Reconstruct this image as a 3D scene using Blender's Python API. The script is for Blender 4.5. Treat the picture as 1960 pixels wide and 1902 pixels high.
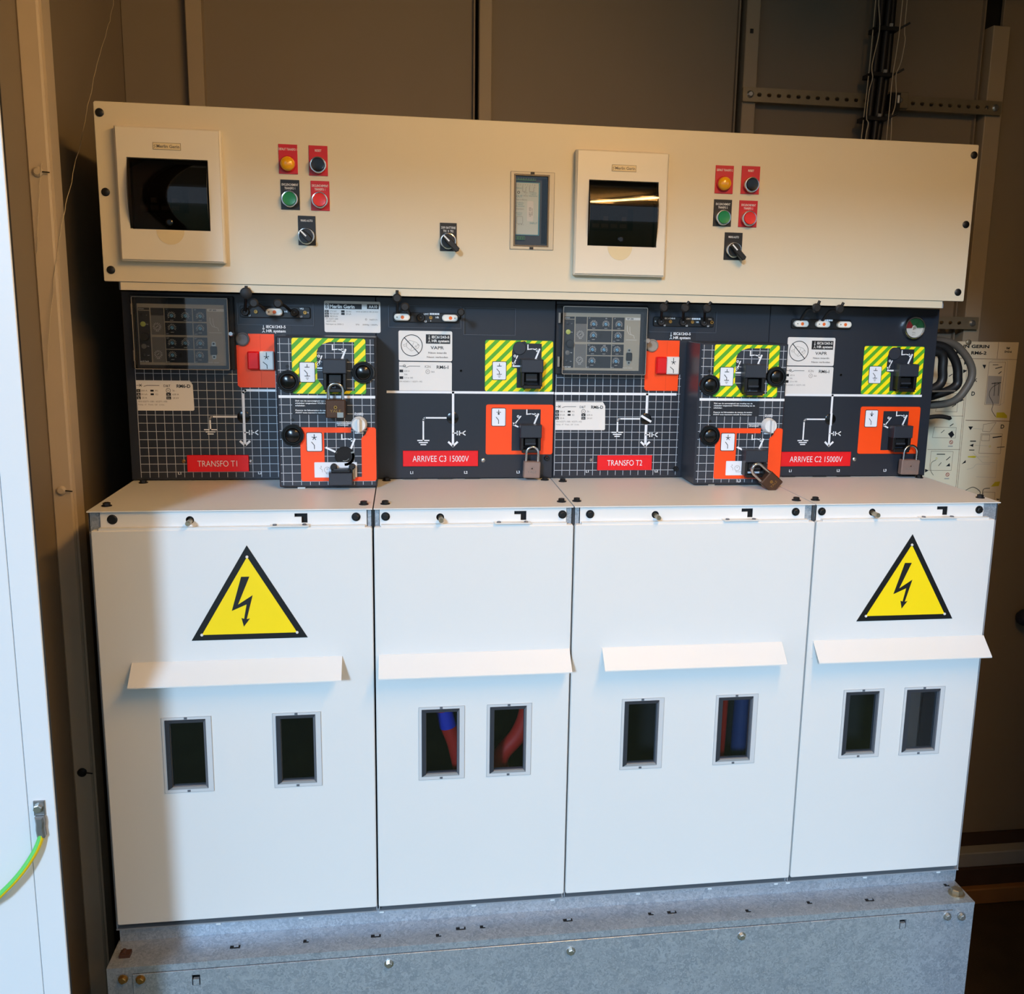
import bpy, math, random
from mathutils import Vector, Matrix
from mathutils.geometry import tessellate_polygon
random.seed(7)
for _o in list(bpy.data.objects): bpy.data.objects.remove(_o)
SC = bpy.context.scene
COL = SC.collection

# ------------------------------------------------------------------ camera, world, sun, exposure
cam = bpy.data.cameras.new('camera'); cam_ob = bpy.data.objects.new('camera', cam); COL.objects.link(cam_ob)
cam.sensor_width = 36.0; cam.sensor_fit = 'HORIZONTAL'
cam.lens = 1820.785 * 36.0 / 1960.0
cam.shift_x = -(1048.38 - 980.0) / 1960.0
cam.shift_y = (923.41 - 951.0) / 1960.0
cam.clip_start = 0.02; cam.clip_end = 200
_r = Vector((0.98903329, -0.14620338, 0.020922)); _u = Vector((0.00633854, 0.18354674, 0.98299055)); _f = Vector((0.14755671, 0.97207776, -0.18246055))
cam_ob.matrix_world = Matrix(((_r.x, _u.x, -_f.x, 0.51409), (_r.y, _u.y, -_f.y, -1.61747), (_r.z, _u.z, -_f.z, 1.73), (0, 0, 0, 1)))
SC.camera = cam_ob
SC.view_settings.view_transform = 'Standard'; SC.view_settings.look = 'None'
SC.view_settings.gamma = 1.0; SC.view_settings.use_curve_mapping = False
SC.view_settings.exposure = 0.14

world = bpy.data.worlds.new('overcast_sky'); SC.world = world; world.use_nodes = True
_bg = world.node_tree.nodes['Background']
_bg.inputs[0].default_value = (0.60, 0.79, 1.0, 1); _bg.inputs[1].default_value = 0.72

sun = bpy.data.lights.new('daylight', 'SUN'); sun_ob = bpy.data.objects.new('daylight', sun); COL.objects.link(sun_ob)
sun.energy = 2.45; sun.color = (0.48, 0.72, 1.0); sun.angle = math.radians(7)
sun_ob.rotation_euler = Vector((0.40, 1.0, -0.36)).to_track_quat('-Z', 'Y').to_euler()
sun_ob.location = (-2, -4, 4)

# ------------------------------------------------------------------ materials
def s2l(c):
    return tuple((v / 12.92 if v <= 0.04045 else ((v + 0.055) / 1.055) ** 2.4) for v in [x / 255.0 for x in c])
MATS = {}
def mat(name, rgb, rough=0.5, metal=0.0, var=0.04, scale=30.0, bump=0.0, emit=0.0, spec=0.5, emit_rgb=None, coat=0.0):
    m = bpy.data.materials.new(name); m.use_nodes = True
    nt = m.node_tree; b = nt.nodes['Principled BSDF']
    c = s2l(rgb)
    tc = nt.nodes.new('ShaderNodeTexCoord'); nz = nt.nodes.new('ShaderNodeTexNoise')
    nz.inputs['Scale'].default_value = scale; nz.inputs['Detail'].default_value = 3
    nt.links.new(tc.outputs['Object'], nz.inputs['Vector'])
    mx = nt.nodes.new('ShaderNodeMix'); mx.data_type = 'RGBA'
    mx.inputs[6].default_value = tuple(v * (1 - var) for v in c) + (1,)
    mx.inputs[7].default_value = tuple(min(1, v * (1 + var)) for v in c) + (1,)
    nt.links.new(nz.outputs[0], mx.inputs[0]); nt.links.new(mx.outputs[2], b.inputs['Base Color'])
    b.inputs['Roughness'].default_value = rough; b.inputs['Metallic'].default_value = metal
    b.inputs['Specular IOR Level'].default_value = spec
    if coat: b.inputs['Coat Weight'].default_value = coat; b.inputs['Coat Roughness'].default_value = 0.12
    if bump:
        bp = nt.nodes.new('ShaderNodeBump'); bp.inputs['Strength'].default_value = bump; bp.inputs['Distance'].default_value = 0.002
        n2 = nt.nodes.new('ShaderNodeTexNoise'); n2.inputs['Scale'].default_value = scale * 8
        nt.links.new(tc.outputs['Object'], n2.inputs['Vector'])
        nt.links.new(n2.outputs[0], bp.inputs['Height']); nt.links.new(bp.outputs[0], b.inputs['Normal'])
    if emit:
        b.inputs['Emission Color'].default_value = s2l(emit_rgb or rgb) + (1,); b.inputs['Emission Strength'].default_value = emit
    MATS[name] = m
    return m
def mat_clear(name, tint, gloss=0.12, rough=0.03):
    """cheap clear or smoked plastic: tinted see-through with a fresnel gloss"""
    m = bpy.data.materials.new(name); m.use_nodes = True
    nt = m.node_tree; nt.nodes.remove(nt.nodes['Principled BSDF']); out = nt.nodes['Material Output']
    tr = nt.nodes.new('ShaderNodeBsdfTransparent'); tr.inputs[0].default_value = tint + (1,)
    gl = nt.nodes.new('ShaderNodeBsdfGlossy'); gl.inputs['Roughness'].default_value = rough
    lw = nt.nodes.new('ShaderNodeFresnel'); lw.inputs[0].default_value = 1.45
    nz = nt.nodes.new('ShaderNodeTexNoise'); nz.inputs['Scale'].default_value = 40
    ad = nt.nodes.new('ShaderNodeMath'); ad.operation = 'MULTIPLY_ADD'; ad.inputs[1].default_value = 0.02; 
    nt.links.new(nz.outputs[0], ad.inputs[0]); nt.links.new(lw.outputs[0], ad.inputs[2])
    mix = nt.nodes.new('ShaderNodeMixShader')
    nt.links.new(ad.outputs[0], mix.inputs[0]); nt.links.new(tr.outputs[0], mix.inputs[1]); nt.links.new(gl.outputs[0], mix.inputs[2])
    nt.links.new(mix.outputs[0], out.inputs[0])
    MATS[name] = m
    return m
def mat_stripes(name):
    m = mat(name, (255, 226, 0), 0.45)
    nt = m.node_tree; b = nt.nodes['Principled BSDF']
    tc = nt.nodes.new('ShaderNodeTexCoord'); sp = nt.nodes.new('ShaderNodeSeparateXYZ'); nt.links.new(tc.outputs['Object'], sp.inputs[0])
    su = nt.nodes.new('ShaderNodeMath'); su.operation = 'SUBTRACT'; nt.links.new(sp.outputs[0], su.inputs[0]); nt.links.new(sp.outputs[2], su.inputs[1])
    mu = nt.nodes.new('ShaderNodeMath'); mu.operation = 'MULTIPLY'; mu.inputs[1].default_value = 1 / 0.0212; nt.links.new(su.outputs[0], mu.inputs[0])
    fr = nt.nodes.new('ShaderNodeMath'); fr.operation = 'FRACT'; nt.links.new(mu.outputs[0], fr.inputs[0])
    gt = nt.nodes.new('ShaderNodeMath'); gt.operation = 'GREATER_THAN'; gt.inputs[1].default_value = 0.52; nt.links.new(fr.outputs[0], gt.inputs[0])
    mx = nt.nodes.new('ShaderNodeMix'); mx.data_type = 'RGBA'
    mx.inputs[6].default_value = s2l((255, 228, 0)) + (1,); mx.inputs[7].default_value = s2l((84, 168, 36)) + (1,)
    nt.links.new(gt.outputs[0], mx.inputs[0]); nt.links.new(mx.outputs[2], b.inputs['Base Color'])
    return m
def mat_galv(name):
    m = mat(name, (176, 186, 196), 0.42, 0.55)
    nt = m.node_tree; b = nt.nodes['Principled BSDF']
    tc = nt.nodes.new('ShaderNodeTexCoord'); vo = nt.nodes.new('ShaderNodeTexVoronoi'); vo.inputs['Scale'].default_value = 95
    n = nt.nodes.new('ShaderNodeTexNoise'); n.inputs['Scale'].default_value = 70; n.inputs['Detail'].default_value = 4
    mxv = nt.nodes.new('ShaderNodeMix'); mxv.data_type = 'RGBA'; mxv.inputs[0].default_value = 0.12
    nt.links.new(tc.outputs['Object'], n.inputs['Vector']); nt.links.new(tc.outputs['Object'], mxv.inputs[6]); nt.links.new(n.outputs[1], mxv.inputs[7])
    nt.links.new(mxv.outputs[2], vo.inputs['Vector'])
    rp = nt.nodes.new('ShaderNodeValToRGB')
    rp.color_ramp.elements[0].color = s2l((158, 168, 180)) + (1,); rp.color_ramp.elements[1].color = s2l((196, 204, 212)) + (1,)
    sp = nt.nodes.new('ShaderNodeSeparateColor'); nt.links.new(vo.outputs['Color'], sp.inputs[0])
    nt.links.new(sp.outputs[0], rp.inputs[0]); nt.links.new(rp.outputs[0], b.inputs['Base Color'])
    mr = nt.nodes.new('ShaderNodeMapRange'); mr.inputs[3].default_value = 0.30; mr.inputs[4].default_value = 0.46
    nt.links.new(sp.outputs[1], mr.inputs[0]); nt.links.new(mr.outputs[0], b.inputs['Roughness'])
    return m
def mat_chequer(name):
    """worn brown steel tread plate"""
    m = mat(name, (74, 60, 42), 0.55, 0.5, var=0.35, scale=14)
    nt = m.node_tree; b = nt.nodes['Principled BSDF']
    tc = nt.nodes.new('ShaderNodeTexCoord'); mp = nt.nodes.new('ShaderNodeMapping'); mp.inputs['Rotation'].default_value = (0, 0, math.radians(45))
    nt.links.new(tc.outputs['Object'], mp.inputs[0])
    ck = nt.nodes.new('ShaderNodeTexBrick'); ck.inputs['Scale'].default_value = 30; ck.inputs['Mortar Size'].default_value = 0.03
    nt.links.new(mp.outputs[0], ck.inputs['Vector'])
    bp = nt.nodes.new('ShaderNodeBump'); bp.inputs['Strength'].default_value = 0.7; bp.inputs['Distance'].default_value = 0.004
    nt.links.new(ck.outputs['Fac'], bp.inputs['Height']); nt.links.new(bp.outputs[0], b.inputs['Normal'])
    return m
def mat_earthwire(name):
    m = mat(name, (120, 220, 90), 0.4)
    nt = m.node_tree; b = nt.nodes['Principled BSDF']
    ge = nt.nodes.new('ShaderNodeNewGeometry'); sp = nt.nodes.new('ShaderNodeSeparateXYZ'); nt.links.new(ge.outputs['Normal'], sp.inputs[0])
    # the coloured halves run lengthwise, so they follow the side of the round wire
    dt = nt.nodes.new('ShaderNodeVectorMath'); dt.operation = 'DOT_PRODUCT'; dt.inputs[1].default_value = (0.80, 0.1, -0.60)
    nt.links.new(ge.outputs['Normal'], dt.inputs[0])
    gt = nt.nodes.new('ShaderNodeMath'); gt.operation = 'GREATER_THAN'; gt.inputs[1].default_value = 0.08; nt.links.new(dt.outputs['Value'], gt.inputs[0])
    mx = nt.nodes.new('ShaderNodeMix'); mx.data_type = 'RGBA'
    mx.inputs[6].default_value = s2l((96, 205, 96)) + (1,); mx.inputs[7].default_value = s2l((238, 205, 20)) + (1,)
    nt.links.new(gt.outputs[0], mx.inputs[0]); nt.links.new(mx.outputs[2], b.inputs['Base Color'])
    return m

mat('white_door', (226, 226, 224), 0.42, var=0.015, scale=4)
mat('cream_panel', (216, 205, 180), 0.45, var=0.015, scale=6)
mat('cream_plastic', (228, 219, 200), 0.35, var=0.01)
mat('grey_steel', (150, 152, 156), 0.5, var=0.05)
mat('wall_paint', (134, 121, 103), 0.6, var=0.05, scale=5)
mat('post_paint', (164, 149, 126), 0.55, var=0.05, scale=9)
mat('white_frame', (226, 228, 230), 0.4, var=0.01, scale=5)
mat('frame_post', (190, 174, 150), 0.55, var=0.06, scale=12)
mat('panel_dark', (37, 41, 49), 0.33, var=0.06, scale=60, spec=0.5)
mat('panel_dark_box', (46, 50, 58), 0.36, var=0.06, scale=60, spec=0.5)
mat('panel_edge', (84, 90, 100), 0.5, var=0.05)
mat('black', (12, 12, 13), 0.45, var=0.1)
mat('black_gloss', (10, 10, 11), 0.22, var=0.1)
mat('rubber', (16, 16, 17), 0.6, var=0.15)
mat('cavity', (10, 10, 12), 0.8, var=0.1)
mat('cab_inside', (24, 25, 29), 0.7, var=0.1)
mat('ink_white', (232, 234, 236), 0.5, var=0.01)
mat('ink_black', (18, 18, 20), 0.5, var=0.05)
mat('ink_grey', (120, 112, 104), 0.6, var=0.05)
mat('ink_lightgrey', (150, 150, 150), 0.6, var=0.05)
mat('grid_ink', (196, 200, 206), 0.5, var=0.03)
mat('label_paper', (226, 222, 216), 0.4, var=0.015)
mat('symbol_plate', (226, 230, 236), 0.35, var=0.01)
mat('orange', (248, 74, 6), 0.42, var=0.02)
mat('red_plate', (226, 12, 20), 0.38, var=0.03)
mat('red_legend', (196, 12, 22), 0.4, var=0.03)
mat('red_button', (222, 20, 22), 0.3, var=0.03)
mat('red_cap', (226, 40, 24), 0.3, var=0.03)
mat('green_cap', (20, 132, 70), 0.3, var=0.03)
mat('yellow_lens', (240, 168, 6), 0.2, var=0.03, coat=0.5)
mat('sign_yellow', (255, 222, 0), 0.45, var=0.015)
mat('chrome', (200, 200, 200), 0.16, 1.0, var=0.03)
mat('steel_bright', (196, 194, 188), 0.3, 0.9, var=0.08)
mat('brass', (170, 130, 70), 0.35, 0.8, var=0.1)
mat('lock_bronze', (86, 62, 48), 0.38, 0.55, var=0.15, scale=60, bump=0.1)
mat('lock_dull', (150, 128, 118), 0.42, 0.5, var=0.12, scale=60, bump=0.1)
mat('lug_tin', (150, 150, 150), 0.4, 0.8, var=0.2, scale=60)
mat('knob_white', (220, 220, 218), 0.35, var=0.02)
mat('lamp_white', (240, 234, 222), 0.4, var=0.01)
mat('lamp_orange', (240, 110, 40), 0.4, var=0.05)
mat('relay_face', (170, 160, 142), 0.5, var=0.02)
mat('relay_grey', (112, 108, 104), 0.5, var=0.02)
mat('relay_black', (26, 28, 34), 0.5, var=0.05)
mat('relay_blue', (120, 178, 214), 0.5, var=0.02)
mat('relay_led', (196, 204, 90), 0.4, var=0.02)
mat('psu_face', (206, 214, 206), 0.5, var=0.02)
mat('psu_blue', (60, 140, 160), 0.5, var=0.02)
mat('terminal_green', (40, 120, 50), 0.5, var=0.1)
mat('breaker_grey', (60, 58, 56), 0.6, var=0.05)
mat('notch_yellow', (224, 206, 164), 0.45, var=0.02)
mat('poster_paper', (228, 210, 176), 0.55, var=0.02, scale=8)
mat('poster_grey', (170, 160, 146), 0.6, var=0.03)
mat('poster_yellow', (206, 186, 40), 0.5, var=0.03)
mat('poster_brown', (120, 82, 60), 0.6, var=0.03)
mat('poster_red', (170, 50, 40), 0.5, var=0.03)
mat('cable_black', (24, 22, 21), 0.5, var=0.15)
mat('cable_grey', (92, 84, 74), 0.55, var=0.1, scale=50)
mat('cable_tie', (160, 156, 150), 0.5, var=0.05)
mat('cable_red', (190, 44, 36), 0.5, var=0.1)
mat('cable_blue', (44, 60, 190), 0.5, var=0.1)
mat('cable_navy', (40, 60, 110), 0.5, var=0.1)
mat('strut_steel', (150, 138, 114), 0.45, 0.6, var=0.15)
mat('thin_wire', (190, 176, 150), 0.5, var=0.05)
mat('navy_cloth', (24, 30, 52), 0.8, var=0.2, scale=40, bump=0.3)
mat('pale_cloth', (150, 152, 170), 0.8, var=0.1, scale=40, bump=0.3)
mat('web', (190, 176, 150), 0.6, var=0.1)
mat('rust', (70, 40, 26), 0.8, var=0.3, scale=60)
mat('base_rail', (140, 98, 56), 0.6, var=0.2, scale=20)
mat('base_dark', (64, 46, 36), 0.7, var=0.2, scale=20)
mat('gauge_green', (24, 92, 50), 0.4, var=0.03)
mat('gauge_red', (140, 30, 36), 0.4, var=0.03)
mat('grass', (88, 96, 58), 0.9, var=0.4, scale=6, bump=0.4)
mat('tube_light', (255, 255, 255), 0.3, emit=108.0, emit_rgb=(255, 197, 114))
mat('trip_red_line', (214, 62, 12), 0.45, var=0.02)
mat('note_dark', (30, 32, 38), 0.45, var=0.04)
mat('stud_steel', (170, 156, 130), 0.35, 0.8, var=0.1)
mat_clear('clear_plastic', (0.94, 0.94, 0.93)); mat_clear('smoked', (0.46, 0.42, 0.39)); mat_clear('pane_tint', (0.86, 0.87, 0.88))
mat('flange_clear', (206, 208, 210), 0.3, var=0.01); mat('flange_cream', (206, 192, 164), 0.3, var=0.01)
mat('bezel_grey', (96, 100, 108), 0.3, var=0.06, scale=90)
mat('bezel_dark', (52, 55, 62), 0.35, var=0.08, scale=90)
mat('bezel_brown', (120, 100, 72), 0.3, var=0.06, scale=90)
mat('cover_edge', (150, 140, 128), 0.25, var=0.05)
mat_stripes('stripes'); mat_galv('galvanised'); mat_chequer('tread_plate'); mat_earthwire('earth_wire')

# ------------------------------------------------------------------ mesh builder
class MB:
    def __init__(s): s.v = []; s.f = []; s.m = []; s.sm = []; s.mats = []
    def mi(s, m):
        if m not in s.mats: s.mats.append(m)
        return s.mats.index(m)
    def add(s, vs, fs, m, smooth=False):
        b = len(s.v); s.v += [tuple(v) for v in vs]; k = s.mi(m)
        for f in fs: s.f.append(tuple(i + b for i in f)); s.m.append(k); s.sm.append(smooth)
    def box(s, x0, x1, y0, y1, z0, z1, m, ch=0.0):
        if ch:
            return s.prism([(x0, z0), (x1, z0), (x1, z1), (x0, z1)], y0, y1, m, ch=ch)
        vs = [(x, y, z) for x in (x0, x1) for y in (y0, y1) for z in (z0, z1)]
        s.add(vs, [(0, 1, 3, 2), (4, 6, 7, 5), (0, 4, 5, 1), (2, 3, 7, 6), (0, 2, 6, 4), (1, 5, 7, 3)], m)
    def prism(s, loop, y0, y1, m, holes=(), ch=0.0, back=True):
        """polygon in X-Z extruded along Y; y0 is the side towards the viewer; ch chamfers its outer front edge"""
        loops = [list(loop)] + [list(h) for h in holes]
        front = [inset(loops[0], ch) if ch else loops[0]] + loops[1:]
        flat = [p for l in front for p in l]
        tris = tessellate_polygon([[Vector((p[0], p[1], 0)) for p in l] for l in front])
        n = len(flat)
        s.add([(p[0], y0, p[1]) for p in flat], tris, m)
        if back: s.add([(p[0], y1, p[1]) for l in loops for p in l], [t[::-1] for t in tris], m)
        for li, l in enumerate(loops):
            k = len(l)
            if li == 0 and ch:
                fl = front[0]
                s.add([(p[0], y0, p[1]) for p in fl] + [(p[0], y0 + ch, p[1]) for p in l] + [(p[0], y1, p[1]) for p in l],
                      [(i, (i + 1) % k, (i + 1) % k + k, i + k) for i in range(k)] + [(i + k, (i + 1) % k + k, (i + 1) % k + 2 * k, i + 2 * k) for i in range(k)], m)
            else:
                s.add([(p[0], y0, p[1]) for p in l] + [(p[0], y1, p[1]) for p in l], [(i, (i + 1) % k, (i + 1) % k + k, i + k) for i in range(k)], m)
    def flat(s, loop, y, m, holes=()):
        loops = [list(loop)] + [list(h) for h in holes]
        tris = tessellate_polygon([[Vector((p[0], p[1], 0)) for p in l] for l in loops])
        s.add([(p[0], y, p[1]) for l in loops for p in l], tris, m)
    def rect(s, x0, x1, z0, z1, y, m): s.flat([(x0, z0), (x1, z0), (x1, z1), (x0, z1)], y, m)
    def line(s, pts, w, y, m, closed=False):
        pts = list(pts) + ([pts[0]] if closed else [])
        for a, b in zip(pts[:-1], pts[1:]):
            dx, dz = b[0] - a[0], b[1] - a[1]; L = math.hypot(dx, dz)
            if L < 1e-9: continue
            ux, uz = dx / L, dz / L; e = w * 0.35; nx, nz = -uz * w / 2, ux * w / 2
            ax, az, bx, bz = a[0] - ux * e, a[1] - uz * e, b[0] + ux * e, b[1] + uz * e
            s.add([(ax + nx, y, az + nz), (ax - nx, y, az - nz), (bx - nx, y, bz - nz), (bx + nx, y, bz + nz)], [(0, 1, 2, 3)], m)
    def lathe(s, c, prof, m, axis='y', n=24, smooth=True, a0=0.0, caps=True):
        """prof = [(radius, height)] along axis from c"""
        if smooth and len(prof) > 2:
            cut = [0]
            for i in range(1, len(prof) - 1):
                a, b = Vector((prof[i][0] - prof[i - 1][0], prof[i][1] - prof[i - 1][1])), Vector((prof[i + 1][0] - prof[i][0], prof[i + 1][1] - prof[i][1]))
                if a.length > 1e-7 and b.length > 1e-7 and abs(a.angle_signed(b)) > 0.6: cut.append(i)
            cut.append(len(prof) - 1)
            if len(cut) > 2:
                for i in range(len(cut) - 1): s.lathe(c, prof[cut[i]:cut[i + 1] + 1], m, axis, n, smooth, a0, (caps and i == 0, caps and i == len(cut) - 2))
                return
        if caps is True or caps is False: caps = (caps, caps)
        vs = []; fs = []; k = len(prof)
        for r, h in prof:
            for i in range(n):
                a = a0 + 2 * math.pi * i / n; p, q = r * math.cos(a), r * math.sin(a)
                vs.append({'y': (c[0] + p, c[1] + h, c[2] + q), 'z': (c[0] + p, c[1] + q, c[2] + h), 'x': (c[0] + h, c[1] + p, c[2] + q)}[axis])
        for j in range(k - 1):
            for i in range(n): fs.append((j * n + i, j * n + (i + 1) % n, (j + 1) * n + (i + 1) % n, (j + 1) * n + i))
        s.add(vs, fs, m, smooth)
        for j, on in ((0, caps[0]), (k - 1, caps[1])):
            if on and prof[j][0] > 1e-6: s.add(vs[j * n:(j + 1) * n], [tuple(range(n))], m)
    def cyl(s, x, z, r, y0, y1, m, n=24, ch=0.0, r1=None):
        """cylinder with its axis along Y; y0 towards the viewer"""
        r1 = r if r1 is None else r1
        pr = [(r - ch, y0), (r, y0 + ch), (r1, y1)] if ch else [(r, y0), (r1, y1)]
        s.lathe((x, 0, z), pr, m, 'y', n, smooth=False)
    def disc(s, x, z, r, y, m, n=24): s.flat(circ(x, z, r, n), y, m)
    def ring(s, x, z, r0, r1, y, m, n=28): s.flat(circ(x, z, r1, n), y, m, [circ(x, z, r0, n)])
    def hexb(s, c, r, h, m, axis='y', flange=0.0):
        """hexagon bolt head, h signed along axis"""
        if flange: s.lathe(c, [(r * 1.35, 0), (r * 1.35, h * 0.22)], m, axis, 18, False)
        s.lathe(c, [(r, 0), (r, h * 0.9), (r * 0.8, h)], m, axis, 6, False, a0=0.3)
    def tube(s, pts, r, m, n=10, caps=True, smooth=True):
        pts = [Vector(p) for p in pts]; rings = []; k = len(pts)
        t0 = (pts[1] - pts[0]).normalized(); up = Vector((0, 0, 1)) if abs(t0.z) < 0.9 else Vector((1, 0, 0))
        nrm = t0.cross(up).normalized(); prev = t0
        for i, p in enumerate(pts):
            t = ((pts[i + 1] - p) if i == 0 else (p - pts[i - 1]) if i == k - 1 else (pts[i + 1] - pts[i - 1])).normalized()
            q = prev.rotation_difference(t); nrm = (q @ nrm).normalized(); prev = t
            bn = t.cross(nrm).normalized(); rr = r[i] if isinstance(r, (list, tuple)) else r
            rings.append([p + nrm * rr * math.cos(2 * math.pi * j / n) + bn * rr * math.sin(2 * math.pi * j / n) for j in range(n)])
        s.add([v for R in rings for v in R], [(i * n + j, i * n + (j + 1) % n, (i + 1) * n + (j + 1) % n, (i + 1) * n + j) for i in range(k - 1) for j in range(n)], m, smooth)
        if caps: s.add(rings[0], [tuple(range(n))], m); s.add(rings[-1], [tuple(range(n))], m)
    def text(s, txt, x, z, h, y, m, align='CENTER', sx=1.0, rot=0.0, bold=0.0, w=None):
        """flat lettering of cap height h, baseline centred on z"""
        cu = bpy.data.curves.new('t', 'FONT'); cu.body = txt; cu.size = h / 0.70; cu.align_x = align; cu.align_y = 'CENTER' if '\n' in txt else 'BOTTOM_BASELINE'
        cu.resolution_u = 4 if h > .004 else 2; cu.offset = bold; cu.space_line = 1.0
        ob = bpy.data.objects.new('t', cu); me = ob.to_mesh()
        ca, sa = math.cos(rot), math.sin(rot); vs = []
        if w and len(me.vertices):
            xs = [v.co.x for v in me.vertices]; sx = w / max(1e-6, max(xs) - min(xs))
        for v in me.vertices:
            px, pz = v.co.x * sx, v.co.y - (0 if '\n' in txt else h / 2)
            vs.append((x + px * ca - pz * sa, y, z + px * sa + pz * ca))
        s.add(vs, [tuple(p.vertices) for p in me.polygons], m)
        ob.to_mesh_clear(); bpy.data.objects.remove(ob); bpy.data.curves.remove(cu)
    def build(s, name, parent=None, origin=None):
        root = parent
        while root is not None and root.parent is not None: root = root.parent
        if origin is None:
            if root is not None: origin = tuple(root.location)
            else:
                xs, ys, zs = zip(*s.v); origin = ((min(xs) + max(xs)) / 2, (min(ys) + max(ys)) / 2, min(zs))
        me = bpy.data.meshes.new(name)
        me.from_pydata([(a - origin[0], b - origin[1], c - origin[2]) for a, b, c in s.v], [], s.f)
        for m in s.mats: me.materials.append(MATS[m])
        me.polygons.foreach_set('material_index', s.m); me.polygons.foreach_set('use_smooth', s.sm)
        me.update()
        o = bpy.data.objects.new(name, me); COL.objects.link(o)
        if parent is not None: o.parent = parent
        else: o.location = origin
        return o
def circ(x, z, r, n=24, a0=0.0): return [(x + r * math.cos(a0 + 2 * math.pi * i / n), z + r * math.sin(a0 + 2 * math.pi * i / n)) for i in range(n)]
def rrect(x0, x1, z0, z1, r, n=4):
    out = []
    for cx, cz, a in ((x1 - r, z0 + r, -90), (x1 - r, z1 - r, 0), (x0 + r, z1 - r, 90), (x0 + r, z0 + r, 180)):
        for i in range(n + 1):
            t = math.radians(a + 90 * i / n); out.append((cx + r * math.cos(t), cz + r * math.sin(t)))
    return out
def rc(x0, x1, z0, z1): return [(x0, z0), (x1, z0), (x1, z1), (x0, z1)]
def inset(loop, d):
    n = len(loop); area = sum(loop[i][0] * loop[(i + 1) % n][1] - loop[(i + 1) % n][0] * loop[i][1] for i in range(n))
    sg = 1 if area > 0 else -1; out = []
    for i in range(n):
        p, a, b = loop[i], loop[i - 1], loop[(i + 1) % n]
        def nn(u, v):
            dx, dz = v[0] - u[0], v[1] - u[1]; L = math.hypot(dx, dz) or 1; return (-dz / L * sg, dx / L * sg)
        n1, n2 = nn(a, p), nn(p, b); bx, bz = n1[0] + n2[0], n1[1] + n2[1]; L2 = bx * bx + bz * bz
        k = 2 * d / L2 if L2 > 0.2 else d
        out.append((p[0] + bx * k, p[1] + bz * k))
    return out
def spline(pts, n=8):
    pts = [Vector(p) for p in pts]; P = [pts[0]] + pts + [pts[-1]]; out = []
    for i in range(1, len(P) - 2):
        a, b, c, d = P[i - 1], P[i], P[i + 1], P[i + 2]
        for j in range(n):
            t = j / n
            out.append(0.5 * ((2 * b) + (c - a) * t + (2 * a - 5 * b + 4 * c - d) * t * t + (-a + 3 * b - 3 * c + d) * t ** 3))
    out.append(pts[-1]); return out
def spline2(pts, n=6): return [(p.x, p.y) for p in spline([(a, b, 0) for a, b in pts], n)]
def tag(o, label=None, cat=None, group=None, kind=None):
    if label: o['label'] = label
    if cat: o['category'] = cat
    if group: o['group'] = group
    if kind: o['kind'] = kind
    return o
def thing(name, label, cat, loc, group=None):
    o = bpy.data.objects.new(name, None); COL.objects.link(o); o.location = loc; o.empty_display_size = 0.02
    return tag(o, label, cat, group)
def one(mb, name, label, cat, group=None): return tag(mb.build(name), label, cat, group)
def copy_tree(o, parent=None):
    c = o.copy(); COL.objects.link(c)
    if parent is not None: c.parent = parent
    for ch in list(o.children): copy_tree(ch, c)
    return c

# ------------------------------------------------------------------ the kiosk shell
YB = 0.80                                     # inner face of the back wall sheets
m = MB(); m.box(-0.13, 2.62, YB + 0.03, YB + 0.05, 0, 2.9, 'cavity'); wall_back = tag(m.build('wall_back'), kind='structure')
P1 = ((0.0301, 2.2763)[0], (0.0653, 2.2783)[0]); P2 = ((0.6912, 2.3138)[0], (0.7220, 2.3155)[0])
P3 = ((1.3424, 2.3507)[0], (1.3771, 2.3527)[0]); P4 = ((1.9945, 2.3250)[0], (2.0407, 2.3275)[0])
edges = [-0.115, P1[0] + 0.004, P1[1] - 0.002, P2[0] - 0.008, P2[1] - 0.004, P3[0] - 0.010, P3[1] - 0.004, P4[0] - 0.014, P4[1] - 0.004, 2.60]
for i in range(0, 10, 2):
    m = MB(); m.box(edges[i], edges[i + 1], YB, YB + 0.012, 0.19, 2.60, 'wall_paint', ch=0.002)
    if i > 0: m.box(edges[i + 1] - 0.004, edges[i + 1], YB - 0.012, YB, 0.19, 2.60, 'wall_paint')
    m.build('panel', wall_back, origin=tuple(wall_back.location))
for k, (a, b) in enumerate((P1, P2, P3, P4)):
    m = MB(); m.box(a, b, 0.77, YB + 0.03, 0.19, 2.60 if k < 3 else 2.452, 'post_paint', ch=0.002)
    m.build('post', wall_back, origin=tuple(wall_back.location))
m = MB(); m.box(-0.115, 2.6, 0.795, 0.83, 0.148, 0.189, 'base_dark'); m.build('base_band', wall_back, origin=tuple(wall_back.location))
m = MB(); m.box(-0.115, 2.6, 0.755, 0.83, 0.104, 0.150, 'grey_steel', ch=0.003); m.build('base_channel', wall_back, origin=tuple(wall_back.location))
m = MB(); m.box(-0.115, 2.6, 0.745, 0.83, 0.050, 0.104, 'base_dark'); m.build('base_band', wall_back, origin=tuple(wall_back.location))
m = MB(); m.box(-0.115, 2.6, 0.725, 0.83, 0.0, 0.050, 'base_rail', ch=0.003); m.build('base_rail', wall_back, origin=tuple(wall_back.location))
m = MB(); m.box(P3[0] + 0.010, P3[0] + 0.018, 0.768, 0.772, 2.395, 2.405, 'black'); m.build('bolt_hole', wall_back, origin=tuple(wall_back.location))

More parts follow.
